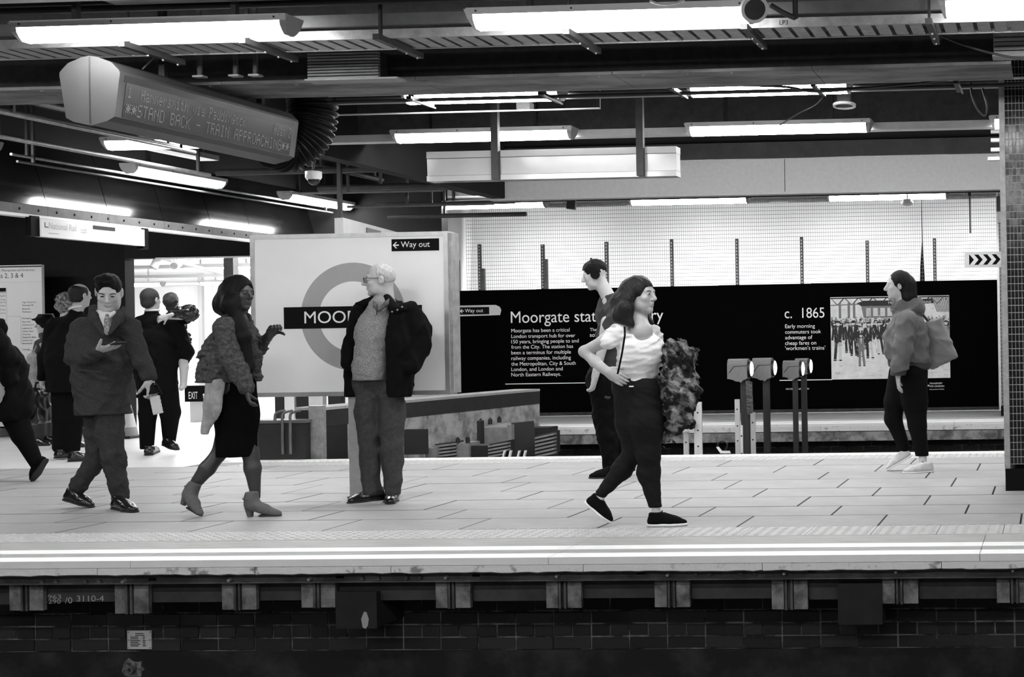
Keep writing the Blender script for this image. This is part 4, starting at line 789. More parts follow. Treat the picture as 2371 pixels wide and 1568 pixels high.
MB().box((a + .03, YF, .14), (a + .6, YF + .6, 3.4)).build('core', M_mos, t); MB().box((a, YF - .01, .14), (a + .03, YF + .03, 3.3)).build('corner_trim', M_alu, t); MB().box((a + .02, YF - .01, 0), (a + .62, YF + .61, .139)).build('plinth', M_black, t)
q = P(2316, 500, YF - .06); t = thing('switch_box', 'small grey box fixed to the farther column', 'box', q); MB().box(q - [.04, .05, .1], q + [.03, .048, .06]).build('body', M_galv, t); MB().box(q + [-.05, -.03, .06], q + [.03, .048, .28]).build('cover', M_dark, t)
# ------------------------------------------------------------------ bay track end: buffer wall and fittings
A = np.array([-7.62, 14.47, 0]); B_ = np.array([-6.92, 18.98, 0]); d = (B_ - A); Lw = np.linalg.norm(d); d /= Lw; nr = np.array([d[1], -d[0], 0]); zt = .53
def onwall(s, off, z): return A + d * s + nr * off + UZ * z
def wbox(s0, s1, o0, o1, za, zb): return MB().obox(onwall((s0 + s1) / 2, (o0 + o1) / 2, (za + zb) / 2), d, nr, UZ, (abs(s1 - s0) / 2, abs(o1 - o0) / 2, abs(zb - za) / 2))
t = thing('buffer_wall', 'concrete end wall of the bay track with a black painted top band', 'wall', onwall(2, -.2, -1.1))
wbox(0.1, Lw, -.35, 0, -1.1, .33).build('concrete', M_conc, t); wbox(.1, Lw, -.35, .006, .33, zt - .03).build('black_band', mat('black band paint', .016, .6, var=.3, scale=6), t)
wbox(.1, Lw, -.36, .01, zt - .03, zt).build('cap', M_paleb, t); wbox(0.0, .09, -.12, .02, -1.1, zt + .02).build('end_post', M_galv, t)
wbox(.1, .45, .001, .012, -1.1, .329).build('black_stain', M_dark, t)
t = thing('kerb_wall', 'short dark wall filling the gap beside the buffer wall', 'wall', A + [-.6, .1, -1.1]); MB().box((-8.3, FAR - .02, -.29), (-7.72, FAR + .3, .38)).build('panel', M_dark, t); MB().box((-8.32, FAR - .03, .38), (-7.70, FAR + .32, .41)).build('cap', M_steelmid, t)
for k, px in enumerate((638, 655, 673)):
    pts = [(px, 1052), (px - 1, 1020), (px - 1, 985), (px - 1, 962), (px + 6, 955), (px + 22, 951)]
    o = wire('cable_duct', pts, FAR - .04 * k, .014, M_steelmid, ['bent cable duct beside the end post of the buffer wall, first of three', 'bent cable duct beside the end post of the buffer wall, middle one', 'bent cable duct touching the end post of the buffer wall'][k], 'cable duct'); o['group'] = 'bent cable ducts by the buffer wall'
    a = P(px, 1050, FAR - .0); 
for i, (px, w_, m, l) in enumerate(((647, 20, M_dark, 'dark post below the roundel sign'), (670, 22, M_white, 'white panel below the roundel sign'), (700, 26, M_dark, 'second dark post below the roundel sign'), (731, 32, M_offwhite, 'broad white panel below the roundel sign'), (775, 30, M_dark, 'dark grille below the roundel sign'))):
    a = P(px - w_ / 2, 960, 17.2); b_ = P(px + w_ / 2, 920, 17.2); MB().bev((a[0], 17.2, 0), (b_[0], 17.3, b_[2] + .08), .008).build('barrier_panel', m, None, l + ', behind the buffer wall', 'barrier', 'barrier panels behind the buffer wall')
def pbox(p0, p1, q0, q1, Y, dp): a = P(p0, q1, Y); b_ = P(p1, q0, Y); return (a[0], Y, a[2]), (b_[0], Y + dp, b_[2])
M_buf = mat('buffer grey', .20, .6, var=.2, scale=12); M_bufd = mat('buffer black', .012, .6)
t = thing('buffer_stop', 'grey boxed buffer stop with black head and ribbed pads', 'buffer stop', P(1170, 1050, 16.6))
MB().box(*pbox(1108, 1182, 990, 1100, 16.4, .9)).build('box', M_buf, t); MB().box(*pbox(1106, 1113, 975, 1100, 16.3, .1)).build('stay', M_dark, t); MB().box(*pbox(1176, 1184, 984, 1100, 16.3, .09)).build('stay', M_buf, t)
a, b_ = pbox(1186, 1228, 978, 1100, 16.5, .3); MB().obox(((a[0] + b_[0]) / 2, 16.6, (a[2] + b_[2]) / 2), (.9, .43, .06), (-.43, .9, 0), (-.06, 0, 1), ((b_[0] - a[0]) / 2 / .9, .05, (b_[2] - a[2]) / 2)).build('head', M_bufd, t)
MB().box(*pbox(1228, 1272, 990, 1100, 17.0, .3)).build('block', M_bufd, t)
def pad(p0, p1, q0, q1, Y, sk):
    a = P(p0, q1, Y); b_ = P(p1, q0, Y); n = 6; h = (b_[2] - a[2]) / n
    MB().add([(a[0], Y, a[2]), (b_[0], Y + .1, a[2] + sk), (b_[0], Y + .1, b_[2] + sk), (a[0], Y, b_[2]), (a[0], Y + .3, a[2]), (b_[0], Y + .3, a[2] + sk), (b_[0], Y + .3, b_[2] + sk), (a[0], Y + .3, b_[2])], [(0, 1, 2, 3), (4, 7, 6, 5), (0, 4, 5, 1), (1, 5, 6, 2), (2, 6, 7, 3), (3, 7, 4, 0)]).build('pad_core', M_dark, t)
    for i in range(n):
        z = a[2] + i * h; MB().add([(a[0] - .005, Y - .03, z), (b_[0] + .012, Y + .05, z + sk), (b_[0] + .012, Y + .05, z + sk + h * .55), (a[0] - .005, Y - .03, z + h * .55), (a[0] - .005, Y + .1, z), (b_[0] + .012, Y + .15, z + sk), (b_[0] + .012, Y + .15, z + sk + h * .55), (a[0] - .005, Y + .1, z + h * .55)], [(0, 1, 2, 3), (4, 7, 6, 5), (0, 4, 5, 1), (1, 5, 6, 2), (2, 6, 7, 3), (3, 7, 4, 0)]).build('rib', M_buf, t)
pad(1008, 1048, 1028, 1075, 15.6, .02); pad(1134, 1168, 1028, 1075, 15.6, .03); pad(1242, 1276, 1008, 1060, 16.2, .04)
MB().box(*pbox(1055, 1086, 1026, 1090, 15.7, .3)).build('bolt_block', M_buf, t); MB().box(*pbox(1086, 1130, 1032, 1090, 15.75, .3)).build('cross_beam', M_dark, t); MB().box(*pbox(936, 986, 994, 1053, 15.4, .06)).build('side_plate', M_bufd, t); MB().box(*pbox(985, 1008, 1038, 1060, 15.5, .3)).build('cross_beam', M_buf, t)
for px, py, Y in ((1060, 1020, 15.72), (1083, 1018, 15.72), (1113, 977, 16.45), (1135, 975, 16.5), (1156, 971, 16.5)): q = P(px, py, Y); MB().tube([q - UZ * .04, q + UZ * .02], .026, 8).build('bolt', M_dark, t); MB().ball(q + UZ * .025, .016, 8, 5).build('bolt_tip', M_dark, t)
for p0, Y in ((1166, 15.5), (1200, 15.5)):
    for k in range(3): q = P(p0 + k * 7, 1062, Y); MB().obox(q + UZ * .02, (1, 0, 0), (0, 1, 0), (.25, 0, .97), (.009, .02, .07)).build('warning_stripe', M_ink if k != 1 else M_black, t)
MB().tube([P(1005, 965, 16.9), P(1006, 990, 16.9), P(1012, 1030, 16.9)], .02, 6).build('lever', M_dark, t)
mb = MB()
for k in range(6): q = P(1018 + (k % 2) * 3, 985 + k * 8, 16.8); mb.ball(q, (.03, .02, .02), 8, 5)
tag(mb.build('spring_coils', M_dark, t), kind='stuff')
MB().tube([P(1001, 978, 16.88), P(1012, 995, 16.88)], .018, 6).build('white_handle', M_white, t)
# four buffer lamps on dark posts
M_lens = mat('buffer lamp lens', .9, .2, emit=7)
for (a0, a1, t0, t1, p0, p1, Y, l) in ((1684, 1733, 831, 884, 1713, 1731, 16.2, 'buffer lamp on the thickest dark post with a hanging bag'), (1741, 1788, 829, 881, 1765, 1779, 16.7, 'second buffer lamp, beside the one with the bag'), (1812, 1853, 835, 879, 1834, 1845, 17.2, 'third buffer lamp, overlapping the lamp behind it'), (1840, 1872, 830, 872, 1854, 1866, 17.8, 'rearmost buffer lamp, half hidden behind another lamp')):
    a = P(a0, t1, Y); b_ = P(a1, t0, Y); x0, x1, z0, z1 = a[0], b_[0] - .02, a[2] + .03, b_[2]; dp = .20; h = z1 - z0
    t = thing('buffer_lamp', l, 'buffer lamp', (x0, Y, -1.1), 'buffer lamps on posts'); mh = mat('lamp hood grey', .15, .6, var=.15, scale=20)
    pr2 = [(Y, z0), (Y, z1 - .06), (Y + .03, z1 - .015), (Y + .07, z1), (Y + dp - .07, z1), (Y + dp - .03, z1 - .015), (Y + dp, z1 - .06), (Y + dp, z0)]
    MB().prism(pr2, 0, x0, x1).build('hood', mh, t)
    MB().add([(x0 + .015, Y - .002, z0 + .3 * h), (x0 + .03, Y - .002, z0 + .3 * h), (x0 + .075, Y - .002, z0 + .64 * h), (x1, Y - .002, z0 + .67 * h), (x1, Y - .002, z0 + .64 * h), (x0 + .08, Y - .002, z0 + .60 * h)], [(0, 1, 5, 2), (2, 5, 4, 3)]).build('seam', M_dark, t)
    MB().prism([(x0 + .02, z0), (x1, z0), (x1 - .05, z0 - .02), (x1 - .07, z0 - .045), (x1 - .1, z0 - .03), (x1 - .13, z0 - .03), (x0 + .06, z0 - .01)], 1, Y + .002, Y + dp - .01).build('skirt', mh, t)
    c = np.array([x1 - .004, Y + dp / 2, z0 + .48 * h]); MB().tube([c, c + [.035, 0, 0]], .095, 20).build('bezel', M_dark, t)
    MB().ball(c + [.032, 0, 0], (.022, .085, .085), 18, 12).build('lens', M_lens, t)
    pa, pb = P(p0, 950, Y)[0], P(p1, 950, Y)[0]; MB().bev((pa, Y + .05, -1.1), (pb, Y + .05 + (pb - pa), z0 - .005), .01).build('post', mat('post tarred', .018, .7, var=.5, scale=8, stretch=(1, 1, .2)), t)
q = P(1736, 920, 16.15); MB().add([P(1726, 882, 16.2), P(1741, 884, 16.2), P(1744, 955, 16.15), P(1730, 962, 16.15), P(1727, 882, 16.3), P(1742, 884, 16.3), P(1745, 955, 16.3), P(1731, 962, 16.3)], [(0, 1, 2, 3), (7, 6, 5, 4), (0, 4, 5, 1), (1, 5, 6, 2), (2, 6, 7, 3), (3, 7, 4, 0)]).build('plastic_bag', mat('black plastic', .02, .3, bump=.5, bscale=30), None, 'limp black bag hanging under the first buffer lamp', 'bag')
for p0, p1, t0, Y, l in ((1582, 1594, 1000, 16.0, 'short pale lath with two holes left of the tall lath'), (1607, 1624, 931, 15.9, 'tall pale slotted lath beside the black rubbish bag'), (1737, 1748, 955, 16.5, 'pale lath behind the post of the first buffer lamp'), (1714, 1719, 985, 15.95, 'thin pale lath against the first lamp post'), (1702, 1712, 925, 17.0, 'short pale stake left of the first lamp post')):
    a = P(p0, 1000, Y); b_ = P(p1, t0, Y); t = thing('upright_lath', l, 'lath', (a[0], Y, -1.1), 'pale laths in the bay track'); MB().box((a[0], Y, -1.1), (b_[0], Y + .03, b_[2])).build('lath', M_offwhite, t)
    for z in (b_[2] - .12, b_[2] - .32, b_[2] - .5): MB().disc(((a[0] + b_[0]) / 2, Y + .0, z), (1, 0, 0), (0, 0, 1), .010, .003, 8).build('hole', M_dark, t)
c = P(1592, 975, 15.85); mb = MB()
for i in range(14): mb.ball(c + np.array([random.uniform(-.07, .07), random.uniform(-.04, .04), random.uniform(-.07, .07)]), random.uniform(.03, .06), 9, 6)
mb.tube([c + UZ * .05, c + [.03, 0, .16], c + [.05, 0, .26]], [.05, .04, .03], 8); mb.build('rubbish_bag', mat('shiny black bag', .008, .2, bump=.6, bscale=40), None, 'shiny crumpled black bag hung on a short lath', 'bag')
wire('cable_loop', [(1660, 1036), (1664, 1026), (1675, 1022), (1684, 1030), (1680, 1043)], 15.6, .010, M_dark, 'dark loop of cable lying in the bay track')
MB().add([P(1658, 1036, 15.55), P(1664, 1034, 15.55), P(1672, 1044, 15.55), P(1690, 1044, 15.55), P(1692, 1050, 15.55), P(1668, 1050, 15.55)], [(0, 1, 2, 5), (2, 3, 4, 5)]).build('cable_clip', M_white, None, 'bent white clip beside the dark cable loop', 'clip')
# traffic cone half hidden by the man with the phone
q = G(290, 1014); t = thing('traffic_cone', 'pale banded traffic cone standing by the man with the phone', 'cone', q); rr = lambda z: .16 - .125 * (z / .62)
for nm, za, zb, m in (('base_band', .03, .14, mat('cone grey', .28, .4)), ('reflective_band', .14, .34, mat('cone white', .62, .4)), ('top', .34, .62, mat('cone grey', .28, .4))): MB().tube([q + UZ * za, q + UZ * zb], [rr(za), rr(zb)], 20).build(nm, m, t)
MB().box(q - [.19, .19, 0], q + [.19, .19, .03]).build('foot', M_dark, t)
# ================================================================== PEOPLE: smooth solids meshed from distance fields
def nrm(v): v = np.array(v, float); return v / (np.linalg.norm(v) + 1e-12)
class SDF:
    def __init__(s): s.pr = []; s.cuts = []; s.wr = None; s.off = 0
    def cone(s, a, b, ra, rb=None, k=.02, flat=None, op=1):
        a = np.array(a, float); b = np.array(b, float); rb = ra if rb is None else rb; m = max(ra, rb)
        def fn(p):
            w_ = p - a; d = b - a
            if flat is not None:
                n, q = flat; w_ = w_ + (w_ @ n)[..., None] * n * (1 / q - 1); d = d + (d @ n) * n * (1 / q - 1)
            t = np.clip((w_ @ d) / (d @ d + 1e-12), 0, 1); e = w_ - t[..., None] * d
            r = np.sqrt(np.einsum('...i,...i', e, e)) - (ra + (rb - ra) * t)
            return r * (flat[1] ** .5 if flat is not None else 1)
        s.pr.append((fn, np.minimum(a, b) - m, np.maximum(a, b) + m, k, op)); return s
    def chain(s, pts, rs, k=.02, flat=None):
        for i in range(len(pts) - 1): s.cone(pts[i], pts[i + 1], rs[i], rs[i + 1], k, flat)
        return s
    def ell(s, c, r, ax=None, k=.02, op=1):
        c = np.array(c, float); r = np.array(r if hasattr(r, '__len__') else [r] * 3, float); A = np.eye(3) if ax is None else np.array(ax, float); m = r.max()
        def fn(p):
            q = (p - c) @ A.T; l = np.sqrt(np.einsum('...i,...i', q / r, q / r)); g = np.sqrt(np.einsum('...i,...i', q / (r * r), q / (r * r))) + 1e-9
            return l * (l - 1) / g
        s.pr.append((fn, c - m, c + m, k, op)); return s
    def box(s, c, h, ax=None, rd=.01, k=.01, op=1):
        c = np.array(c, float); h = np.array(h, float); A = np.eye(3) if ax is None else np.array(ax, float); m = np.linalg.norm(h)
        def fn(p):
            q = np.abs((p - c) @ A.T) - (h - rd); return np.sqrt((np.maximum(q, 0) ** 2).sum(-1)) + np.minimum(q.max(-1), 0) - rd
        s.pr.append((fn, c - m, c + m, k, op)); return s
    def cut(s, p0, n): s.cuts.append((np.array(p0, float), nrm(n))); return s
    def wrinkle(s, amp, freq, stretch=(1, 1, 1), seed=1):
        if freq < 60: amp *= 1.7; freq *= 1.7
        g = np.random.default_rng(seed); K = g.normal(size=(6, 3)); K = K / np.linalg.norm(K, axis=1)[:, None] * freq * g.uniform(.7, 1.5, (6, 1)) * np.array(stretch); s.wr = (amp, K, g.uniform(0, 6.28, 6)); return s
    def mesh(s, h):
        pos = [q for q in s.pr if q[4] > 0]; lo = np.min([q[1] for q in pos], 0) - 3 * h - .012; hi = np.max([q[2] for q in pos], 0) + 3 * h + .012
        n = np.ceil((hi - lo) / h).astype(int) + 1; ax = [lo[i] + h * np.arange(n[i]) for i in range(3)]; D = np.full(n, .2, np.float32)
        for fn, a, b, k, op in s.pr:
            m = k + 2 * h + .01; i0 = np.clip(((a - m - lo) / h).astype(int), 0, n - 1); i1 = np.clip(((b + m - lo) / h).astype(int) + 2, 1, n)
            if np.any(i1 <= i0): continue
            sl = tuple(slice(i0[i], i1[i]) for i in range(3)); g = np.stack(np.meshgrid(*[ax[i][sl[i]] for i in range(3)], indexing='ij'), -1)
            d = fn(g); cur = D[sl]
            if op > 0: hh = np.clip(.5 + .5 * (cur - d) / k, 0, 1); D[sl] = cur * (1 - hh) + d * hh - k * hh * (1 - hh)
            else: D[sl] = np.maximum(cur, -d)
        if s.off: D += s.off
        if s.cuts or s.wr:
            idx = np.argwhere(np.abs(D) < .12 if s.cuts else np.abs(D) < .04); p = lo + idx * h; v = D[tuple(idx.T)]
            if s.wr:
                amp, K, ph = s.wr; t = p @ K.T + ph; rg = lambda x: 1 - 2 * np.abs(np.sin(x * .5)) ** .8; v = v - amp * (rg(t[:, 0] + 1.6 * np.sin(t[:, 1])) + .7 * rg(t[:, 2] + 1.4 * np.sin(t[:, 3])) + .5 * np.sin(t[:, 4] + np.sin(t[:, 5])))
            for p0, nn_ in s.cuts: v = np.maximum(v, (p - p0) @ nn_)
            D[tuple(idx.T)] = v
            for p0, nn_ in s.cuts:      # clear deep interior too
                dist = ((ax[0] - p0[0]) * nn_[0])[:, None, None] + ((ax[1] - p0[1]) * nn_[1])[None, :, None] + ((ax[2] - p0[2]) * nn_[2])[None, None, :]
                D = np.maximum(D, np.where(dist > 0, dist, -1).astype(np.float32))
        S_ = D < 0; c = [S_[i:n[0] - 1 + i, j:n[1] - 1 + j, k:n[2] - 1 + k] for i in (0, 1) for j in (0, 1) for k in (0, 1)]
        sm = sum(x.astype(np.int8) for x in c); act = (sm > 0) & (sm < 8); ids = np.full(act.shape, -1, np.int64); cells = np.argwhere(act); ids[act] = np.arange(len(cells))
        acc = np.zeros((len(cells), 3)); cnt = np.zeros(len(cells)); corners = [(i, j, k) for i in (0, 1) for j in (0, 1) for k in (0, 1)]
        val = {q: D[cells[:, 0] + q[0], cells[:, 1] + q[1], cells[:, 2] + q[2]].astype(float) for q in corners}
        for q in corners:
            for a in range(3):
                if q[a] == 0:
                    r = list(q); r[a] = 1; r = tuple(r); va, vb = val[q], val[r]; m = (va < 0) != (vb < 0); t = np.where(m, va / (va - vb + 1e-12), 0)
                    pt = np.tile(np.array(q, float), (len(cells), 1)); pt[:, a] = t; acc += pt * m[:, None]; cnt += m
        V = lo + h * (cells + acc / cnt[:, None]); F = []
        for a in range(3):
            b, c_ = (a + 1) % 3, (a + 2) % 3; sl0 = [slice(None)] * 3; sl1 = [slice(None)] * 3; sl0[a] = slice(0, n[a] - 1); sl1[a] = slice(1, n[a])
            x = np.argwhere(S_[tuple(sl0)] != S_[tuple(sl1)]); x = x[(x[:, b] > 0) & (x[:, c_] > 0) & (x[:, b] < n[b] - 1) & (x[:, c_] < n[c_] - 1)]
            if not len(x): continue
            sg = S_[tuple(x.T)]; q = []
            for db, dc in ((1, 1), (0, 1), (0, 0), (1, 0)): y = x.copy(); y[:, b] -= db; y[:, c_] -= dc; q.append(ids[tuple(y.T)])
            q = np.stack(q, 1); q[~sg] = q[~sg][:, ::-1]; F.append(q)
        return V, np.concatenate(F)
BODY_IN = .024
def solid(name, parts, m, parent, label=None):
    """parts: list of (SDF, voxel) joined in one mesh"""
    Vs = []; Fs = []; n = 0
    if name == 'body': parts[0][0].off = BODY_IN
    for s_, h in parts: V, F = s_.mesh(h); Vs.append(V); Fs.append(F + n); n += len(V)
    V = np.concatenate(Vs) - (org(parent) if parent is not None else 0); F = np.concatenate(Fs); me = bpy.data.meshes.new(name)
    me.vertices.add(len(V)); me.vertices.foreach_set('co', V.astype(np.float32).ravel()); me.loops.add(F.size); me.loops.foreach_set('vertex_index', F.astype(np.int32).ravel())
    me.polygons.add(len(F)); me.polygons.foreach_set('loop_start', np.arange(0, F.size, 4, dtype=np.int32)); me.update(calc_edges=True); me.validate()
    me.polygons.foreach_set('use_smooth', np.ones(len(me.polygons), bool)); me.materials.append(m); o = link_mesh(name, me, parent)
    if label: o['label'] = label
    return o
def axes(f, u=UZ): f = nrm(f); s_ = nrm(np.cross(f, u)); u = np.cross(s_, f); return f, s_, u     # forward, right-hand side, up
def head(S, c, f, u=UZ, k=1.0, nose=1.0, fem=False):
    f, s_, u = axes(f, u); A = np.stack([s_, f, u]); q = lambda a, b, d: c + k * (a * s_ + b * f + d * u); r = lambda *x: [k * v for v in x]
    S.ell(q(0, -.012, .030), r(.074, .096, .088), A, .02); S.ell(q(0, .028, -.035), r(.060, .062, .080), A, .03)
    S.cone(q(-.030, .03, -.075), q(.030, .03, -.075), .034 * k, .034 * k, .03); S.ell(q(0, .066, -.098), r(.026, .022, .020), A, .02)     # jaw, chin
    S.cone(q(-.034, .074, .026), q(.034, .074, .026), .013 * k, .013 * k, .015)                        # brow
    S.cone(q(0, .086, .016), q(0, .106 + .006 * nose, -.024), .009 * k, .0125 * k, .010); S.ell(q(0, .096, -.032), r(.017, .012, .009), A, .008)   # nose
    for g in (-1, 1):
        S.ell(q(g * .031, .094, .008), r(.017, .014, .011), A, .004, -1); S.ell(q(g * .031, .079, .007), r(.014, .011, .010), A, .004)     # sockets, eyeballs
        S.ell(q(g * .042, .060, -.022), r(.020, .018, .020), A, .02); S.ell(q(g * .077, -.012, -.005), r(.010, .021, .033), A, .006); S.ell(q(g * .088, -.008, -.004), r(.008, .011, .018), A, .004, -1)
    S.ell(q(0, .087, -.054), r(.020, .010, .006), A, .005); S.ell(q(0, .085, -.066), r(.020, .010, .007), A, .005)                         # lips
    S.ell(q(0, .100, -.0595), r(.017, .008, .0022), A, .003, -1)
def face_marks(c, f, u, par, m, k=1.0, brows=True):
    f, s_, u = axes(f, u); A = np.stack([s_, f, u]); q = lambda a, b, d: c + k * (a * s_ + b * f + d * u)
    for g in (-1, 1):
        MB().ball(q(g * .031, .0875, .006), (.012 * k, .004, .0045 * k), 10, 6, A).build('eye', m, par)
        if brows: MB().tube([q(g * .016, .0895, .022), q(g * .034, .0885, .028), q(g * .048, .081, .024)], .0028 * k, 6).build('eyebrow', m, par)
def hand(S, w_, d, n, sg, curl=.3, k=1.0, spread=.0, curls=None):
    f = nrm(d); n = nrm(n - f * (np.array(n) @ f)); s_ = np.cross(f, n) * sg; A = np.stack([f, n, s_])
    S.cone(w_ - f * .05, w_ + f * .02, .027 * k, .024 * k, .02, (n, .8)); S.ell(w_ + f * .052 * k, [.052 * k, .017 * k, .041 * k], A, .015)
    S.ell(w_ + f * .03 * k + s_ * .025 * k + n * .006, [.03 * k, .016 * k, .016 * k], A, .012)
    for i, (off, L) in enumerate(((.031, .070), (.0105, .080), (-.0105, .074), (-.031, .058))):
        cu = curl if curls is None else curls[i]; p_ = w_ + (f * .083 + s_ * off) * k; a = cu * .35
        for j, (fr, r0, r1) in enumerate(((.42, .0095, .0088), (.32, .0088, .0082), (.26, .0082, .007))):
            dr = nrm(f * math.cos(a) + n * math.sin(a) + s_ * (off * spread * 10)); e = p_ + dr * L * fr * k; S.cone(p_, e, r0 * k, r1 * k, .004); p_ = e; a += cu
    p_ = w_ + (f * .022 + s_ * .036) * k; a = .3 + curl * .3
    for fr, r0, r1 in ((.035, .013, .0105), (.03, .0105, .0095), (.024, .0095, .008)):
        dr = nrm(f * .80 + s_ * .62 * (1 - a * .5) + n * a); e = p_ + dr * fr * k; S.cone(p_, e, r0 * k, r1 * k, .006); p_ = e; a += curl * .5
def shoe(par, heel, toe, m, msole, up=UZ, w_=.040, hg=.085, name='shoe', laces=None, thick=.012, collar=.10):
    heel = np.array(heel, float); toe = np.array(toe, float); L = np.linalg.norm(toe - heel); f, s_, u = axes(toe - heel, up)
    q = lambda a, b, c: heel + f * a * L + s_ * b + u * c; S = SDF()
    S.cone(q(.15, 0, .040), q(.16, 0, hg), w_ * .92, w_ * .85, .03); S.cone(q(.30, 0, .058), q(.62, 0, .032), w_ * .95, w_ * .92, .03); S.cone(q(.60, 0, .030), q(.86, 0, .020), w_ * .98, w_ * .72, .02, (u, .75)); S.cone(q(.14, 0, .03), q(.7, 0, .025), w_ * .9, w_ * .95, .02, (u, .8))
    S.cut(q(0, 0, thick * .8), -u); S.cut(q(0, 0, collar), u)
    o = solid(name, [(S, .006)], m, par)
    S2 = SDF(); S2.cone(q(.13, 0, thick * .5), q(.45, 0, thick * .5), w_ * 1.0, w_ * .92, .02, (u, .5)); S2.cone(q(.45, 0, thick * .5), q(.66, 0, thick * .5), w_ * .92, w_ * 1.10, .02, (u, .5)); S2.cone(q(.66, 0, thick * .5), q(.87, 0, thick * .5 + .002), w_ * 1.10, w_ * .82, .02, (u, .5))
    S2.cut(q(0, 0, 0), -u); S2.cut(q(0, 0, thick), u); solid('sole', [(S2, .005)], msole, o)
    if laces:
        for i in range(3): MB().tube([q(.34 + i * .07, -.022, .086 - i * .012), q(.36 + i * .07, 0, .099 - i * .013), q(.34 + i * .07, .022, .086 - i * .012)], .003, 6).build('lace', laces, o)
    return o
# materials
SK = mat('skin light', .42, .5, var=.06, scale=30); SK2 = mat('skin mid', .34, .5, var=.06, scale=30); SKD = mat('skin deep', .035, .45, var=.1)
HB = mat('black hair', .004, .6, spec=.15, var=.6, scale=60, bump=.4, bscale=120, stretch=(1, 1, .2)); HD = mat('dark hair', .007, .5, spec=.3, var=.5, scale=60, bump=.4, bscale=120); HW = mat('white hair', .46, .7, var=.15, scale=60, bump=.4, bscale=120); HG = mat('grey curly hair', .05, .8, col2=.30, scale=40, bump=.8, bscale=60)
CBK = mat('black cloth', .0035, .9, var=.3, scale=20, spec=.1); CBK2 = mat('black suit cloth', .004, .9, spec=.1); CCH = mat('charcoal wool', .028, .95, col2=.05, scale=130, spec=.1, lo=.35, hi=.65); CTR = mat('grey trousers', .045, .9, var=.25, scale=40, spec=.2)
CSW = mat('knit sweater', .13, .95, col2=.36, scale=150, spec=.1, bump=.5, bscale=150, lo=.35, hi=.65); CTW = mat('brown tweed', .032, .95, col2=.085, scale=45, spec=.1, lo=.35, hi=.65, bump=.3, bscale=60); CTEE = mat('white jersey', .74, .8, var=.05, bump=.1, bscale=20); CJN = mat('dark jeans', .007, .85, var=.3, scale=40, spec=.2)
CPK = mat('khaki parka', .10, .85, var=.25, scale=9, spec=.2); CSH = mat('white shirt', .62, .8); LTH = mat('black leather', .010, .22, spec=.6); LTB = mat('brown suede', .09, .75, var=.2, scale=20); SWH = mat('white sole', .75, .6); SBK = mat('dark sole', .012, .7); SNK = mat('pale trainers', .50, .7, var=.15, scale=25); CBE = mat('beige lining cloth', .28, .9, var=.3, scale=16); SCK = mat('white sock', .62, .9)
CFUR = mat('patched fur jacket', .02, .9, col2=.30, scale=11, lo=.44, hi=.60, bump=.9, bscale=60, spec=.1); CGR = mat('grey sweatshirt', .034, .9, var=.2); CSK = mat('black skirt', .003, .9, spec=.05)
def person(label, foot, group=None): return thing('person', label, 'person', foot, group)
# ---------------------------------------------------------------- 1. old man by the roundel sign
Y0 = 10.42; p = lambda x, y, d=0: P(x, y, Y0 + d); R = lambda w_: w_ / 2 * Y0 / FPX
t = person('white haired man in glasses and open dark jacket standing before the roundel sign', G(875, 1163))
bf = nrm([-.35, -.94, 0]); hf = nrm([-.92, -.40, -.06]); hc = p(879, 648)
Sb = SDF(); Sb.chain([p(885, 720), p(872, 800), p(880, 880)], [.10, .12, .10], .05, (bf, .7)); Sb.chain([p(855, 920, .02), p(856, 1030), p(862, 1140, -.02)], [.07, .05, .035]); Sb.chain([p(905, 920), p(907, 1030, -.02), p(910, 1140, -.04)], [.07, .05, .035]); Sb.chain([p(835, 715, .06), p(808, 790, .05), p(805, 850, -.02)], [.045, .04, .03]); Sb.chain([p(948, 715, -.06), p(990, 790, -.04), p(960, 850, -.1)], [.045, .04, .03])
Sh = SDF(); head(Sh, hc, hf, k=1.02, nose=1.4); Sh.cone(hc + [.03, .02, -.05], p(893, 712, .02), .058, .068, .03)
solid('body', [(Sb, .014), (Sh, .0042)], SK, t)
f, s_, u = axes(hf); A = np.stack([s_, f, u]); S = SDF().ell(hc + u * .030 - f * .016, [.080, .100, .092], A); S.ell(hc + f * .105 + u * .02, [.13, .105, .16], A, op=-1); S.ell(hc + s_ * .08 - f * .012, [.03, .024, .038], A, op=-1); S.ell(hc - s_ * .08 - f * .012, [.03, .024, .038], A, op=-1); S.cut(hc - u * .055, -u); S.wrinkle(.0012, 160, seed=3)
solid('hair', [(S, .005)], HW, t); face_marks(hc, hf, UZ, t, mat('eye dark', .02, .3))
MG = mat('spectacle metal', .06, .3, metal=.6); k = 1.02
g = MB().tube([hc + k * (-.012 * s_ + .109 * f + .008 * u), hc + k * (0 * s_ + .113 * f + .011 * u), hc + k * (.012 * s_ + .109 * f + .008 * u)], .002, 6).build('spectacles', MG, t, 'thin metal framed spectacles')
for sg in (-1, 1):
    c = hc + k * (sg * .032 * s_ + .108 * f + .004 * u); MB().ring(c, s_, u, .0185, .0215, .003, 20).build('rim', MG, g); MB().disc(c, s_, u, .0185, .001, 16).build('lens', mat('spectacle glass', .35, .08, spec=.6), g); MB().tube([c + sg * s_ * .021 + u * .008, c + sg * s_ * .045 - f * .03 + u * .010, c + sg * s_ * .050 - f * .115 + u * .006], .0026, 6).build('temple', MG, g)
S = SDF().chain([p(884, 716, -.04), p(866, 770, -.07), p(858, 850, -.07), p(856, 878, -.06)], [R(70), R(88), R(84), R(80)], .04, (bf, .85)).cone(p(890, 702, .0), p(884, 722, -.03), .082, .092, .03); S.cone(p(880, 690, -.16), p(874, 712, -.18), .020, .020, .004, op=-1); S.wrinkle(.002, 40, seed=4); S.cut(p(858, 880), -UZ)
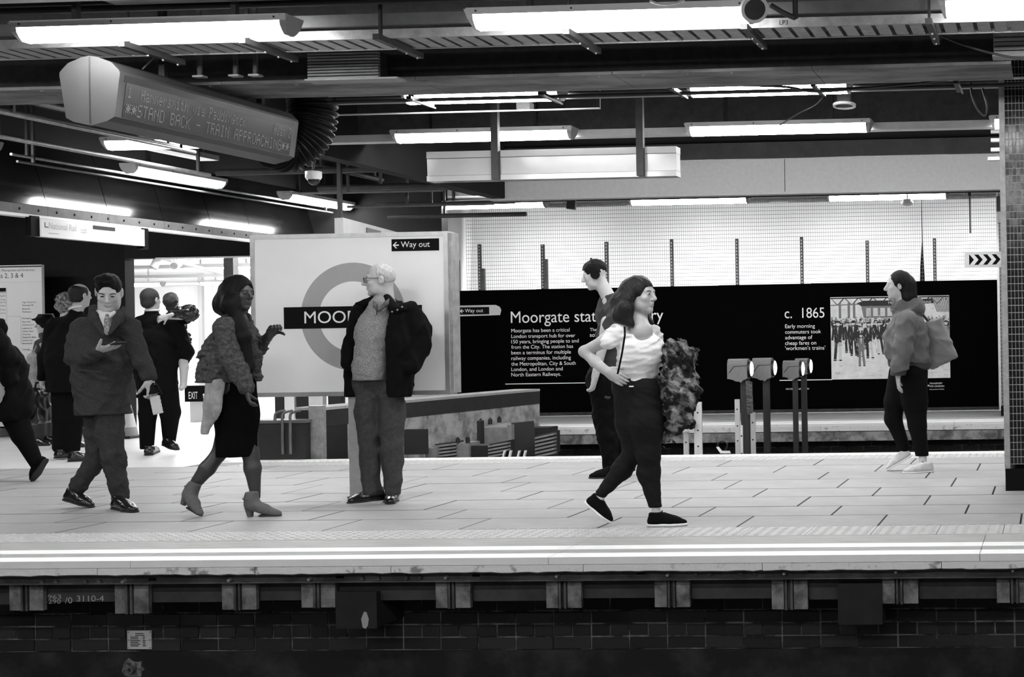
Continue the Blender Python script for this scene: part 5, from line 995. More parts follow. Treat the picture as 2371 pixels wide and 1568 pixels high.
o = solid('sweater', [(S, .008)], CSW, t); MB().tube([p(873, 705, -.205), p(872, 730, -.215)], .005, 6).build('zip', M_dark, o)
S = SDF().chain([p(851, 722, .08), p(835, 790, .10), p(822, 850, .08), p(812, 915, .02)], [R(52), R(58), R(46), R(30)], .04); S.chain([p(905, 770, .06), p(905, 820, .05), p(902, 905, .04)], [R(116), R(130), R(118)], .05, (bf, .72)); S.cone(p(852, 730, .06), p(945, 735, -.03), R(46), R(52), .04); S.chain([p(925, 735, -.05), p(925, 800, -.09), p(922, 905, -.10)], [R(70), R(72), R(66)], .04)
S.chain([p(950, 722, -.04), p(972, 765, -.03), p(975, 800, -.05), p(955, 848, -.13)], [R(50), R(52), R(48), R(42)], .025); S.chain([p(833, 722, .07), p(815, 790, .03), p(806, 842, -.04)], [R(44), R(38), R(36)], .02)
S.cone(p(886, 700, .05), p(915, 716, .02), .062, .07, .03); S.box(p(857, 800, -.16), [.118, .16, .60], np.stack([np.array([bf[1], -bf[0], 0]) * -1, bf, nrm(UZ + np.array([.06, 0, 0]))]), .03, op=-1); S.cone(hc - UZ * .04 - [0, .02, 0], p(880, 705, -.05), .062, .088, op=-1); S.cut(p(880, 919), -UZ + np.array([0, 0, 0])); S.wrinkle(.0035, 28, seed=5)
jk = solid('jacket', [(S, .009)], CBK, t)
S = SDF().cone(p(896, 690, -.06), p(918, 718, -.14), .03, .035, .02).cone(p(905, 715, -.14), p(938, 716, -.14), .022, .016); solid('collar', [(S, .007)], CBK, jk)
S = SDF().chain([p(862, 695, -.06), p(845, 702, -.06), p(824, 703, -.07)], [.03, .026, .008]); solid('collar', [(S, .006)], CBK, jk)
for px, py in ((908, 722), (920, 718), (931, 711)): q = p(px, py, -.175); MB().ball(q, .0075, 8, 6).build('snap', M_galv, jk)
S = SDF().chain([p(853, 905, 0), p(853, 960, 0), p(857, 1040), p(861, 1135, -.02)], [R(60), R(60), R(50), R(44)], .03); S.chain([p(906, 905, 0), p(907, 960, 0), p(908, 1040, -.02), p(911, 1137, -.04)], [R(62), R(62), R(53), R(40)], .03); S.cone(p(850, 880), p(908, 882), R(70), R(66), .04); S.wrinkle(.003, 24, (1, 1, .7), seed=6); S.cut(p(870, 1146, -.02), -UZ)
solid('trousers', [(S, .009)], CTR, t)
shoe(t, G(890, 1156), G(803, 1167), LTH, SBK, w_=.046); shoe(t, G(912, 1146), G(903, 1171), LTH, SBK, w_=.046)
S = SDF().chain([p(866, 700, -.14), p(869, 710, -.18), p(873, 719, -.20)], [.010, .012, .010]).chain([p(903, 693, -.09), p(893, 704, -.15), p(878, 718, -.195)], [.013, .015, .011]); solid('sweater_collar', [(S, .006)], mat('dark knit', .07, .95, var=.4, scale=120), t)
# ---------------------------------------------------------------- 2. woman in the white top
Y0 = 9.05; p = lambda x, y, d=0: P(x, y, Y0 + d); R = lambda w_: w_ / 2 * Y0 / FPX
t = person('long dark haired woman striding in a white top and dark jeans', G(1500, 1216))
hf = nrm([.95, -.26, .0]); bf = nrm([.80, -.60, 0]); hc = p(1482, 684)
Sb = SDF().chain([p(1472, 752), p(1474, 800), p(1472, 900)], [.08, .095, .10], .05); Sb.chain([p(1490, 905), p(1500, 1050), p(1517, 1180)], [.06, .045, .030]); Sb.chain([p(1465, 905), p(1466, 1050), p(1392, 1140)], [.06, .045, .028])
Sa = SDF().chain([p(1428, 765, -.10), p(1400, 790, -.12), p(1353, 814, -.08), p(1378, 838, -.12), p(1408, 862, -.15)], [.046, .041, .034, .034, .024], .02); hand(Sa, p(1405, 860, -.15), p(1432, 876, -.15) - p(1405, 860, -.15), nrm([.3, 1, -.2]), 1, .35, .95)
Sa2 = SDF().chain([p(1512, 768, .16), p(1528, 835, .2), p(1548, 822, .02)], [.042, .037, .026]); hand(Sa2, p(1550, 818, .0), [.5, -.6, .1], [.2, .1, -1], 1, .5, .9)
Sh = SDF(); head(Sh, hc, hf, nose=.5); Sh.chain([hc + [-.012, .01, -.055], p(1477, 742), p(1484, 768, -.05)], [.05, .054, .075], .03)
solid('body', [(Sb, .014), (Sh, .0042), (Sa, .0045), (Sa2, .0045)], SK, t); face_marks(hc, hf, UZ, t, mat('eye dark', .02))
f, s_, u = axes(hf); A = np.stack([s_, f, u]); S = SDF().ell(hc + u * .036 - f * .018, [.088, .108, .095], A)
S.chain([hc - f * .06 + u * .03 + s_ * .03, hc - f * .115 - u * .05 + s_ * .05, p(1437, 730, -.1), p(1462, 752, -.12)], [.07, .065, .05, .02], .03); S.chain([hc - f * .05 - s_ * .04, p(1480, 720, .08), p(1510, 748, .02)], [.06, .05, .015], .03); S.chain([hc - f * .06 + u * .02 + s_ * .06, p(1450, 715, -.12), p(1459, 745, -.13)], [.045, .045, .02], .03)
S.ell(hc + f * .108 - u * .035, [.10, .088, .098], A, op=-1); S.cone(p(1503, 708, -.14), p(1480, 745, -.16), .05, .035, op=-1); S.wrinkle(.002, 90, (1, 1, .15), seed=8)
solid('hair', [(S, .0055)], HD, t)
S = SDF().chain([p(1474, 800, 0), p(1482, 818, -.02), p(1477, 850, 0), p(1476, 878, 0)], [R(92), R(104), R(90), R(90)], .04); S.cone(p(1438, 770, -.07), p(1503, 772, .10), R(36), R(34), .03); S.ell(p(1512, 808, -.05), .075, k=.04); S.chain([p(1434, 768, -.09), p(1410, 788, -.12)], [.062, .060], .02); S.chain([p(1510, 770, .15), p(1518, 788, .17)], [.058, .056], .03); S.cone(p(1480, 735, -.05), p(1489, 765, -.11), .055, .062, op=-1); S.wrinkle(.0028, 40, (.5, .5, 1.5), seed=9); S.cut(p(1478, 882), nrm(-UZ + np.array([-.12, 0, 0])))
tee = solid('t_shirt', [(S, .008)], CTEE, t)
MB().tube([p(1446, 757, -.22), p(1447, 775, -.245), p(1440, 820, -.235), p(1430, 866, -.20)], .006, 6).build('bag_strap', CBK, t)
S = SDF().chain([p(1490, 905), p(1497, 980, -.02), p(1502, 1050, -.02), p(1502, 1095, 0), p(1517, 1172)], [R(88), R(84), R(54), R(52), R(31)], .03); S.chain([p(1462, 905), p(1462, 980, .03), p(1468, 1046, .05), p(1440, 1088, .04), p(1393, 1142)], [R(84), R(74), R(50), R(46), R(27)], .03); S.cone(p(1462, 885), p(1492, 893), R(88), R(86), .04); S.wrinkle(.0011, 40, (.6, .6, 1.4), seed=10); S.cut(p(1478, 872), nrm(UZ + np.array([.12, 0, 0]))); S.cut(p(1517, 1175), -UZ)
jn = solid('jeans', [(S, .008)], CJN, t); q = p(1462, 895, -.137); MB().box(q - [.014, .004, .004], q + [.014, .006, .004]).build('belt_loop_tag', M_white, jn)
S = SDF().cone(p(1518, 1172), p(1520, 1196), .028, .033); S2 = SDF().cone(p(1393, 1144), p(1385, 1162), .026, .031); solid('sock', [(S, .007)], SCK, t); solid('sock', [(S2, .007)], SCK, t)
shoe(t, G(1500, 1219), G(1594, 1217), CBK, SWH, laces=CBK, thick=.018, collar=.088); q0 = p(1356, 1166); q1 = p(1414, 1213); shoe(t, q0, q1 , CBK, SWH, up=nrm([.75, 0, .66]), laces=CBK, thick=.018, collar=.088)
# fur jacket over her forearm
S = SDF().chain([p(1545, 820, -.02), p(1565, 812, -.06), p(1590, 825, -.04), p(1612, 815, -.02)], [.05, .065, .05, .02], .04); S.chain([p(1568, 830, -.03), p(1572, 900, -.02), p(1568, 960, 0), p(1545, 1030, .02)], [.095, .105, .085, .02], .05); S.chain([p(1590, 835, -.04), p(1598, 900, -.04), p(1596, 965, -.03)], [.06, .055, .03], .04); S.chain([p(1535, 880, .02), p(1540, 950, .03), p(1530, 1010, .05)], [.05, .06, .03], .04); S.ell(p(1611, 812, -.02), [.035, .03, .015]); S.wrinkle(.008, 38, seed=11)
o = solid('fur_jacket', [(S, .009)], CFUR, None); tag(o, 'patchy fur jacket draped over the arm of the woman in white', 'jacket')
# ---------------------------------------------------------------- 3. man with headphones
Y0 = 12.2; p = lambda x, y, d=0: P(x, y, Y0 + d); R = lambda w_: w_ / 2 * Y0 / FPX
t = person('man in dark clothes with headphones walking behind the woman in white', G(1410, 1106))
hf = nrm([-.94, -.2, -.28]); hc = p(1377, 636); hu = nrm([-.25, 0, 1])
Sb = SDF().chain([p(1410, 700), p(1415, 780), p(1410, 890)], [.10, .11, .11], .05); Sb.chain([p(1402, 900), p(1408, 1000), p(1420, 1090)], [.07, .05, .035]); Sb.chain([p(1425, 900, .1), p(1440, 1000, .1), p(1455, 1085, .1)], [.07, .05, .035])
Sa = SDF().chain([p(1405, 745, -.18), p(1396, 800, -.2), p(1378, 872, -.22)], [.048, .042, .03]); hand(Sa, p(1378, 872, -.22), [-.2, 0, -.9], [-.9, .2, 0], 1, .6, 1.0)
Sh = SDF(); head(Sh, hc, hf, hu, k=1.03); Sh.cone(hc + [.04, 0, -.05], p(1410, 690), .056, .060, .03); solid('body', [(Sb, .014), (Sh, .005), (Sa, .006)], SK, t)
f, s_, u = axes(hf, hu); A = np.stack([s_, f, u]); S = SDF().ell(hc + u * .042 - f * .012, [.082, .106, .094], A); S.ell(hc + f * .115 - u * .03, [.1, .085, .10], A, op=-1); S.cut(hc - u * .06, -u); S.wrinkle(.0025, 90, seed=13); solid('hair', [(S, .006)], HB, t)
g = MB().tube([hc + (math.cos(a) * s_ * .104) + u * (math.sin(a) * .142) - f * .012 + u * .0 for a in np.linspace(0, math.pi, 15)], .009, 8).build('headphones', M_black, t, 'black over ear headphones')
for sg in (-1, 1): c = hc + sg * s_ * .092 - f * .012 - u * .012; MB().tube([c - sg * s_ * .012, c + sg * s_ * .018], .040, 16).build('ear_cup', M_black, g)
S = SDF().cone(p(1420, 716, -.12), p(1436, 716, .14), R(44), R(44), .03).chain([p(1420, 738), p(1425, 780), p(1412, 870), p(1405, 905)], [R(72), R(84), R(78), R(78)], .05); S.cone(p(1414, 700, .0), p(1435, 704, -.05), .085, .085, .03); S.cone(p(1403, 708, 0), p(1404, 735, 0), R(44), R(50), .03); S.chain([p(1425, 712, -.15), p(1412, 758, -.2)], [.075, .066], .03); S.chain([p(1440, 720, .15), p(1440, 800, .2), p(1420, 870, .2)], [.07, .06, .05]); S.cone(hc - u * .03, p(1402, 680), .06, .064, op=-1); S.wrinkle(.004, 24, seed=14); solid('sweatshirt', [(S, .01)], CGR, t)
S = SDF().box(p(1455, 755, -.0), [.07, .14, .2], None, .05); solid('backpack', [(S, .01)], CBK, t)
S = SDF().chain([p(1405, 885), p(1402, 960), p(1408, 1010), p(1416, 1092)], [R(84), R(62), R(50), R(36)], .03); S.cone(p(1402, 880, -.02), p(1424, 882, .05), R(92), R(88), .04); S.chain([p(1425, 890, .1), p(1432, 960, .1), p(1442, 1010, .1), p(1452, 1090, .1)], [R(70), R(60), R(48), R(36)], .03); S.wrinkle(.003, 28, seed=15); S.cut(p(1416, 1094), -UZ); solid('trousers', [(S, .01)], CBK, t)
shoe(t, G(1432, 1107), G(1363, 1108), CBK2, SBK, w_=.045, laces=CGR); shoe(t, G(1453, 1099), G(1405, 1099), CBK2, SBK, w_=.045)
# ---------------------------------------------------------------- 4. woman in a parka
Y0 = 12.4; p = lambda x, y, d=0: P(x, y, Y0 + d); R = lambda w_: w_ / 2 * Y0 / FPX
t = person('dark haired woman in a khaki parka walking past the printed picture', G(2115, 1092))
hf = nrm([-.97, -.2, -.05]); hc = p(2078, 662)
Sb = SDF().chain([p(2100, 720), p(2100, 790), p(2105, 870)], [.09, .10, .10], .05); Sb.chain([p(2112, 870), p(2122, 970), p(2136, 1065)], [.06, .045, .03]); Sb.chain([p(2088, 870, .1), p(2066, 960, .1), p(2092, 1040, .1)], [.06, .045, .03])
Sa = SDF().chain([p(2098, 745, -.2), p(2090, 810, -.22), p(2080, 866, -.22)], [.05, .04, .026]); hand(Sa, p(2079, 868, -.22), [.05, -.1, -1], [.9, .3, 0], -1, .35, 1.0)
Sh = SDF(); head(Sh, hc, hf); Sh.cone(hc + [.02, 0, -.05], p(2092, 710), .05, .06, .03); solid('body', [(Sb, .014), (Sh, .005), (Sa, .005)], SK2, t)
f, s_, u = axes(hf); A = np.stack([s_, f, u]); S = SDF().ell(hc + u * .036 - f * .03, [.09, .108, .10], A); S.chain([hc - f * .08, p(2104, 690), p(2108, 706)], [.09, .075, .05]); S.ell(hc + f * .105 - u * .03, [.12, .085, .11], A, op=-1); S.wrinkle(.002, 80, seed=17); solid('hair', [(S, .006)], HB, t)
S = SDF().cone(p(2094, 740, -.12), p(2106, 740, .14), R(46), R(46), .03).chain([p(2100, 764), p(2097, 785), p(2098, 822)], [R(92), R(100), R(98)], .05); S.chain([p(2110, 790, .0), p(2124, 835, 0)], [R(70), R(62)], .05); S.chain([p(2100, 742, .17), p(2098, 810, .2)], [R(46), R(40)], .03); S.cone(p(2085, 712, 0), p(2118, 712, .0), .085, .095, .03); S.cone(hc - u * .03 + f * .02, p(2078, 705), .055, .06, op=-1); S.cut(p(2070, 834), nrm(-UZ + np.array([-.12, 0, 0]))); S.wrinkle(.004, 24, seed=18); jk = solid('parka', [(S, .009)], CPK, t); S = SDF().chain([p(2100, 745, -.17), p(2091, 806, -.21), p(2083, 856, -.23)], [R(54), R(48), R(42)], .03); S.wrinkle(.003, 26, seed=58); S.cut(p(2083, 862), nrm(-UZ + np.array([.25, 0, 0]))); solid('sleeve', [(S, .008)], CPK, jk)
S = SDF().chain([p(2078, 706, .06), p(2100, 700, .0), p(2122, 704, .06), p(2128, 722, .02)], [.05, .06, .06, .05], .03); solid('hood', [(S, .008)], CPK, jk); S = SDF().cone(p(2084, 848, -.22), p(2079, 866, -.22), R(37), R(35)); S.cut(p(2080, 868), -UZ); solid('cuff', [(S, .008)], CGR, jk)
S = SDF().cone(p(2095, 835), p(2120, 838), R(80), R(66)); S.cone(p(2100, 850), p(2125, 846), R(70), R(56)); S.cut(p(2105, 853), nrm(-UZ + np.array([-.1, 0, 0]))); solid('sweater_hem', [(S, .01)], CGR, t)
S = SDF().chain([p(2110, 865), p(2118, 930), p(2124, 985), p(2136, 1060)], [R(78), R(60), R(42), R(30)], .03); S.chain([p(2088, 865, .1), p(2072, 930, .1), p(2068, 970, .1), p(2093, 1035, .1)], [R(62), R(50), R(40), R(28)], .03); S.cut(p(2136, 1056), -UZ); solid('leggings', [(S, .009)], CBK, t)
S = SDF().cone(p(2136, 1052), p(2138, 1078), .036, .034); solid('sock', [(S, .008)], SCK, t)
shoe(t, G(2162, 1093), G(2088, 1097), SNK, SWH, laces=M_dark, collar=.088); q0 = p(2112, 1056, .1); shoe(t, q0, p(2052, 1092, .1), SNK, SWH, up=nrm([-.45, 0, .9]), collar=.088)
S = SDF().box((p(2150, 745, .12) + p(2185, 845, .12)) / 2, [.135, .05, .20], np.stack([nrm([.93, 0, .36]), np.array([0, 1, 0]), nrm([-.36, 0, .93])]), .03); S.wrinkle(.004, 20, seed=19)
bg = thing('tote_bag', 'pale grey tote bag swinging behind the woman in the parka', 'bag', p(2175, 800, .1)); solid('pouch', [(S, .009)], mat('grey canvas', .16, .9, var=.1, scale=12), bg); MB().tube([p(2150, 745, .1), p(2125, 715, .12), p(2130, 728, .2)], .012, 8).build('strap', CGR, bg)
# ---------------------------------------------------------------- 5. man with the phone
Y0 = 10.3; p = lambda x, y, d=0: P(x, y, Y0 + d); R = lambda w_: w_ / 2 * Y0 / FPX
t = person('man in a grey overcoat and tie looking down at his phone', G(240, 1178))
bf = nrm([.35, -.94, 0]); hf = nrm([.42, -.80, -.42]); hu = nrm([.2, -.35, .92]); hc = p(252, 677)
Sb = SDF().chain([p(240, 735), p(238, 800), p(238, 930)], [.10, .12, .12], .05, (bf, .75)); Sb.chain([p(252, 940), p(258, 1050), p(278, 1155)], [.07, .05, .035]); Sb.chain([p(225, 940, .05), p(225, 1060, .05), p(182, 1130, .05)], [.07, .05, .035])
Sa = SDF().chain([p(186, 765), p(176, 822, -.06), p(228, 815, -.24)], [.035, .035, .03]); hand(Sa, p(230, 812, -.25), [1, -.12, .25], [-.2, .25, 1], 1, .16, 1.08)
Sa2 = SDF().chain([p(305, 760, .0), p(325, 830, .02), p(346, 878, -.05)], [.05, .045, .03]); hand(Sa2, p(347, 880, -.05), [.25, -.1, -1], [-.9, .3, 0], -1, .95, 1.05)
Sh = SDF(); head(Sh, hc, hf, hu, k=1.08); Sh.cone(hc - UZ * .05 + [0, .03, 0], p(244, 735, .02), .058, .07, .03); solid('body', [(Sb, .014), (Sh, .0045), (Sa, .0045), (Sa2, .0045)], SK, t); face_marks(hc, hf, hu, t, HB, 1.08)
f, s_, u = axes(hf, hu); A = np.stack([s_, f, u]); S = SDF().ell(hc + u * .044 - f * .016, [.087, .110, .096], A); S.ell(hc + u * .112 + f * .025 + s_ * .02, [.07, .065, .028], A, .03); S.ell(hc + f * .118 - u * .01, [.082, .072, .100], A, op=-1); S.ell(hc + s_ * .09 - f * .01, [.03, .024, .04], A, op=-1); S.ell(hc - s_ * .09 - f * .01, [.03, .024, .04], A, op=-1); S.cut(hc - u * .045, -u); S.wrinkle(.002, 90, seed=21); solid('hair', [(S, .0055)], HB, t)
S = SDF().cone(p(231, 723, -.07), p(245, 736, -.13), .016, .013, .01, (bf, .45)).cone(p(264, 724, -.07), p(251, 736, -.13), .015, .013, .01, (bf, .45)); S.cone(p(247, 738, -.08), p(247, 762, -.12), .05, .03); sh_ = solid('shirt', [(S, .007)], CSH, t)
S = SDF().chain([p(248, 730, -.15), p(247, 742, -.165), p(248, 770, -.20)], [.013, .016, .022], .01, (bf, .4)); solid('tie', [(S, .005)], mat('patterned tie', .10, .7, col2=.30, scale=70), t)
S = SDF().chain([p(238, 808), p(238, 835, -.01), p(236, 885), p(238, 957)], [R(126), R(128), R(118), R(122)], .05, (bf, .78)); S.cone(p(190, 758, .04), p(290, 757, -.02), R(46), R(46), .05); S.cone(p(217, 714, .03), p(222, 738, -.06), .028, .034, .03); S.cone(p(284, 716, .03), p(278, 738, -.06), .026, .032, .03); S.cone(p(226, 732, .02), p(262, 732, .02), .06, .055, .04)
S.chain([p(186, 760), p(176, 800, -.02), p(172, 826, -.06), p(195, 826, -.17), p(224, 817, -.25)], [R(50), R(46), R(46), R(42), R(34)], .02); S.chain([p(300, 755, -.01), p(318, 810, .02), p(328, 840, .0), p(345, 874, -.05)], [R(48), R(44), R(42), R(34)], .02)
S.cone(p(247, 722, -.12), p(248, 770, -.22), .070, .022, op=-1); S.cone(hc - UZ * .05, p(247, 730, -.07), .085, .085, op=-1); S.cut(p(238, 960), -UZ); S.wrinkle(.0035, 26, seed=22); ct = solid('overcoat', [(S, .009)], CCH, t)
S = SDF().chain([p(219, 722, .0), p(221, 742, -.12), p(240, 775, -.215)], [.026, .034, .012], .02, (bf, .55)); S.cone(p(206, 738, -.13), p(222, 738, -.15), .016, .016); solid('lapel', [(S, .006)], CCH, ct); S = SDF().chain([p(279, 722, .0), p(274, 740, -.12), p(254, 772, -.215)], [.024, .032, .012], .02, (bf, .55)); solid('lapel', [(S, .006)], CCH, ct)
MB().tube([p(182, 858, -.185), p(236, 862, -.225)], .006, 6).build('pocket_edge', CCH, ct)
S = SDF().chain([p(252, 930), p(254, 1000), p(262, 1060, -.02), p(279, 1152)], [R(72), R(62), R(52), R(40)], .03); S.chain([p(224, 930, .05), p(226, 1000, .06), p(228, 1058, .07), p(180, 1126, .05)], [R(66), R(58), R(50), R(40)], .03); S.wrinkle(.003, 30, seed=23); S.cut(p(279, 1157), -UZ); solid('trousers', [(S, .009)], CCH, t)
shoe(t, G(264, 1177), G(317, 1188), LTH, SBK, w_=.044); q0 = p(150, 1158, .05); shoe(t, q0, G(216, 1176), LTH, SBK, up=nrm([.25, 0, .97]), w_=.044)
q = p(274, 795, -.36); ph = thing('phone', 'dark phone held in the hand of the man in the overcoat', 'phone', q); fd = nrm([.75, -.6, .12]); sd = nrm(np.cross(fd, UZ)); MB().obox(q, fd, sd, np.cross(sd, fd), (.07, .034, .0045)).build('body', M_dark, ph); MB().obox(q + np.cross(sd, fd) * .005, fd, sd, np.cross(sd, fd), (.064, .031, .0008)).build('screen', mat('phone screen', .03, .1), ph)
q = p(362, 938, -.06); bg = thing('white_flask', 'white flask with a black cap hanging from the hand of the overcoat man', 'flask', q); ux = nrm([.97, 0, .2]); uz = nrm([-.2, 0, .97])
S = SDF().box(q - uz * .0, [.060, .035, .092], np.stack([ux, np.array([0, 1, 0]), uz]), .022); solid('body', [(S, .006)], mat('flask white', .60, .4, var=.05), bg); S = SDF().cone(q + uz * .09, q + uz * .125, .052, .035, .01, (np.array([0, 1., 0]), .7)); S.cut(q + uz * .086, -uz); solid('cap', [(S, .006)], M_black, bg); MB().tube([q + uz * .12 - ux * .03, q + uz * .165 - ux * .01, q + uz * .16 + ux * .03, q + uz * .07 + ux * .06], .006, 6).build('strap', M_black, bg)
# ---------------------------------------------------------------- 6. long haired woman in tweed
Y0 = 9.9; p = lambda x, y, d=0: P(x, y, Y0 + d); R = lambda w_: w_ / 2 * Y0 / FPX
t = person('long haired woman in a tweed jacket, black skirt and heeled ankle boots', G(600, 1193))
hf = nrm([.96, -.22, -.05]); hc = p(553, 680)
Sb = SDF().chain([p(545, 745), p(540, 800), p(540, 900)], [.09, .10, .11], .05); Sb.chain([p(567, 960), p(580, 1050), p(585, 1085), p(592, 1150)], [.08, .058, .060, .036]); Sb.chain([p(535, 960, .1), p(508, 1050, .05), p(480, 1085, .0), p(437, 1140, -.04)], [.08, .055, .058, .036])
Sa = SDF().chain([p(528, 770, -.2), p(545, 840, -.22), p(570, 898, -.25)], [.045, .04, .028]); hand(Sa, p(571, 900, -.25), [.25, -.1, -1], [.8, .5, .2], -1, .6, .95)
Sa2 = SDF().chain([p(570, 760, .2), p(600, 800, .2), p(624, 776, .1)], [.045, .04, .028]); hand(Sa2, p(624, 776, .1), [.6, -.4, .65], [.5, -.3, -.7], 1, 1.1, 1.0)
Sh = SDF(); head(Sh, hc, hf, k=1.0); Sh.cone(hc + [-.012, .01, -.05], p(548, 740), .05, .06, .03); BODY_IN = .004; solid('body', [(Sb, .011), (Sh, .0045), (Sa, .005), (Sa2, .005)], SKD, t); BODY_IN = .024
f, s_, u = axes(hf); A = np.stack([s_, f, u]); S = SDF().ell(hc + u * .038 - f * .018, [.092, .110, .100], A); S.chain([hc - f * .06, hc - f * .105 - u * .08, p(525, 712, -.05)], [.09, .085, .06], .04); S.chain([hc + s_ * .06 - f * .02, p(535, 705, -.12), p(548, 740, -.14)], [.06, .06, .03], .04); S.chain([hc - s_ * .05, p(560, 720, .1)], [.06, .04], .03); S.ell(hc + f * .108 - u * .03, [.085, .080, .10], A, op=-1); S.wrinkle(.002, 80, (1, 1, .2), seed=25); solid('hair', [(S, .006)], HB, t)
S = SDF().cone(p(536, 764, -.12), p(560, 764, .16), R(46), R(44), .04).chain([p(538, 792), p(532, 815), p(524, 850), p(520, 880)], [R(92), R(112), R(118), R(118)], .05); S.cone(p(540, 730), p(555, 742, .05), .075, .08, .04); S.chain([p(575, 770, -.02), p(588, 820, .0), p(596, 876, .04)], [R(36), R(36), R(30)], .03); S.chain([p(568, 760, .18), p(598, 806, .2), p(612, 788, .15)], [R(46), R(44), R(36)], .02); S.cone(hc - UZ * .06, p(558, 732), .055, .07, op=-1); S.wrinkle(.005, 34, (.6, .6, 1.4), seed=26); S.cut(p(525, 885), -UZ); jk = solid('jacket', [(S, .009)], CTW, t); S = SDF().chain([p(524, 762, -.17), p(538, 830, -.22), p(553, 862, -.24), p(570, 896, -.25)], [R(62), R(54), R(46), R(36)], .025); S.wrinkle(.0028, 40, (.7, .7, 1.3), seed=59); solid('sleeve', [(S, .008)], CTW, jk)
S = SDF().chain([p(548, 740, -.12), p(565, 780, -.19), p(575, 850, -.17), p(570, 885, -.14)], [.055, .045, .04, .03], .03); solid('scarf', [(S, .008)], HB, t)
S = SDF().chain([p(548, 890), p(548, 960), p(549, 1055)], [R(92), R(102), R(102)], .05, (np.array([0, 1., 0]), .75)); S.wrinkle(.003, 22, (1, 1, .3), seed=27); S.cut(p(549, 1057), -UZ); S.cut(p(549, 878), UZ); solid('skirt', [(S, .01)], CSK, t)
S = SDF().chain([p(500, 888, -.14), p(492, 940, -.15), p(475, 998, -.12)], [R(54), R(48), R(28)], .03, (nrm([.3, .95, 0]), .45)); S.wrinkle(.003, 28, (1, 1, .3), seed=28); S.cut(p(475, 1004), -UZ); solid('coat_tail', [(S, .008)], CBE, t, 'pale lining of the swinging coat tail')
def boot(par, heel, toe, ank, up=UZ):
    heel = np.array(heel); toe = np.array(toe); L = np.linalg.norm(toe - heel); f, s_, u = axes(toe - heel, up); q = lambda a, b, c: heel + f * a * L + s_ * b + u * c
    S = SDF().chain([q(.18, 0, .13), q(.22, 0, .085), q(.5, 0, .048), q(.86, 0, .016)], [.044, .043, .036, .026], .03); S.cone(q(.16, 0, .085), q(.2, 0, .16), .040, .043, .02); S.cut(q(.9, 0, 0), -u); S.cut(q(0, 0, .175), u); S.cone(q(.18, 0, .0), q(.52, 0, -.01), .045, .040, op=-1, k=.01)
    o = solid('ankle_boot', [(S, .006)], LTB, par); S = SDF().cone(q(.13, 0, .065), q(.15, 0, .008), .032, .021, .01); S.cut(q(0, 0, 0), -u); solid('heel', [(S, .005)], LTB, o); MB().tube([q(.16, 0, .128) + .046 * (math.cos(a) * f + math.sin(a) * s_) for a in np.linspace(0, 6.283, 17)], .006, 6).build('ankle_strap', LTB, o); S = SDF().cone(q(.5, 0, .006), q(.86, 0, .006), .036, .027, .02, (u, .35)); S.cut(q(0, 0, 0), -u); solid('sole', [(S, .005)], SBK, o); return o
boot(t, G(566, 1197), G(656, 1195), None); boot(t, p(416, 1165, -.06), G(467, 1200) + [0, 0, .006], None, nrm([.62, 0, .78]))
# ---------------------------------------------------------------- 7. man carrying a child, seen from behind
Y0 = 15.35; p = lambda x, y, d=0: P(x, y, Y0 + d); R = lambda w_: w_ / 2 * Y0 / FPX
t = person('man in a black suit seen from behind, carrying a child', G(350, 1052))
hf = nrm([.1, .99, 0]); hc = p(349, 694)
Sb = SDF().chain([p(355, 775), p(358, 800), p(362, 890)], [.11, .12, .12], .05); Sb.chain([p(345, 910), p(342, 980), p(340, 1040)], [.07, .055, .04]); Sb.chain([p(385, 910), p(390, 980, .05), p(393, 1030, .12)], [.07, .055, .04])
Sa = SDF().chain([p(325, 755), p(316, 820), p(322, 880, .05)], [.05, .04, .03]); hand(Sa, p(322, 882, .05), [.1, 0, -1], [.9, 0, .1], 1, .4); Sa2 = SDF().chain([p(405, 755, .05), p(425, 820, .15), p(410, 810, .32)], [.05, .04, .03])
Sh = SDF(); head(Sh, hc, hf, k=1.05); Sh.cone(hc - UZ * .05, p(352, 730), .058, .055, .03); solid('body', [(Sb, .014), (Sh, .006), (Sa, .006), (Sa2, .012)], SK, t)
f, s_, u = axes(hf); A = np.stack([s_, f, u]); S = SDF().ell(hc + u * .034 - f * .02, [.086, .108, .096], A); S.ell(hc - f * .05 - u * .04, [.07, .065, .06], A, .03); S.ell(hc + f * .12 - u * .02, [.11, .09, .1], A, op=-1); S.cut(hc - u * .10, -u); solid('hair', [(S, .007)], mat('cropped hair', .02, .7, var=.5, scale=50, bump=.4, bscale=100), t)
MB().tube([p(352, 719) + .066 * np.array([math.cos(a), math.sin(a), 0]) for a in np.linspace(0, 6.283, 17)], .012, 6).build('shirt_collar', CSH, t)
S = SDF().chain([p(356, 795), p(360, 830), p(364, 905)], [R(100), R(100), R(96)], .05, (np.array([0, 1., 0]), .72)); S.cone(p(328, 748), p(402, 748), R(38), R(38), .05); S.cone(p(352, 728), p(354, 745), .075, .1, .04); S.chain([p(326, 752), p(318, 815), p(322, 868, .04)], [R(36), R(32), R(26)], .02); S.chain([p(402, 752, .02), p(428, 815, .1), p(420, 835, .2)], [R(40), R(40), R(34)], .02); S.wrinkle(.003, 22, seed=31); S.cut(p(360, 908), -UZ); solid('suit_jacket', [(S, .011)], CBK2, t)
S = SDF().chain([p(346, 895), p(342, 960), p(340, 1036)], [R(50), R(38), R(30)], .03); S.chain([p(382, 895), p(394, 955, .03), p(392, 1020, .12)], [R(56), R(44), R(28)], .03); S.cut(p(340, 1040), -UZ); solid('trousers', [(S, .011)], CBK2, t)
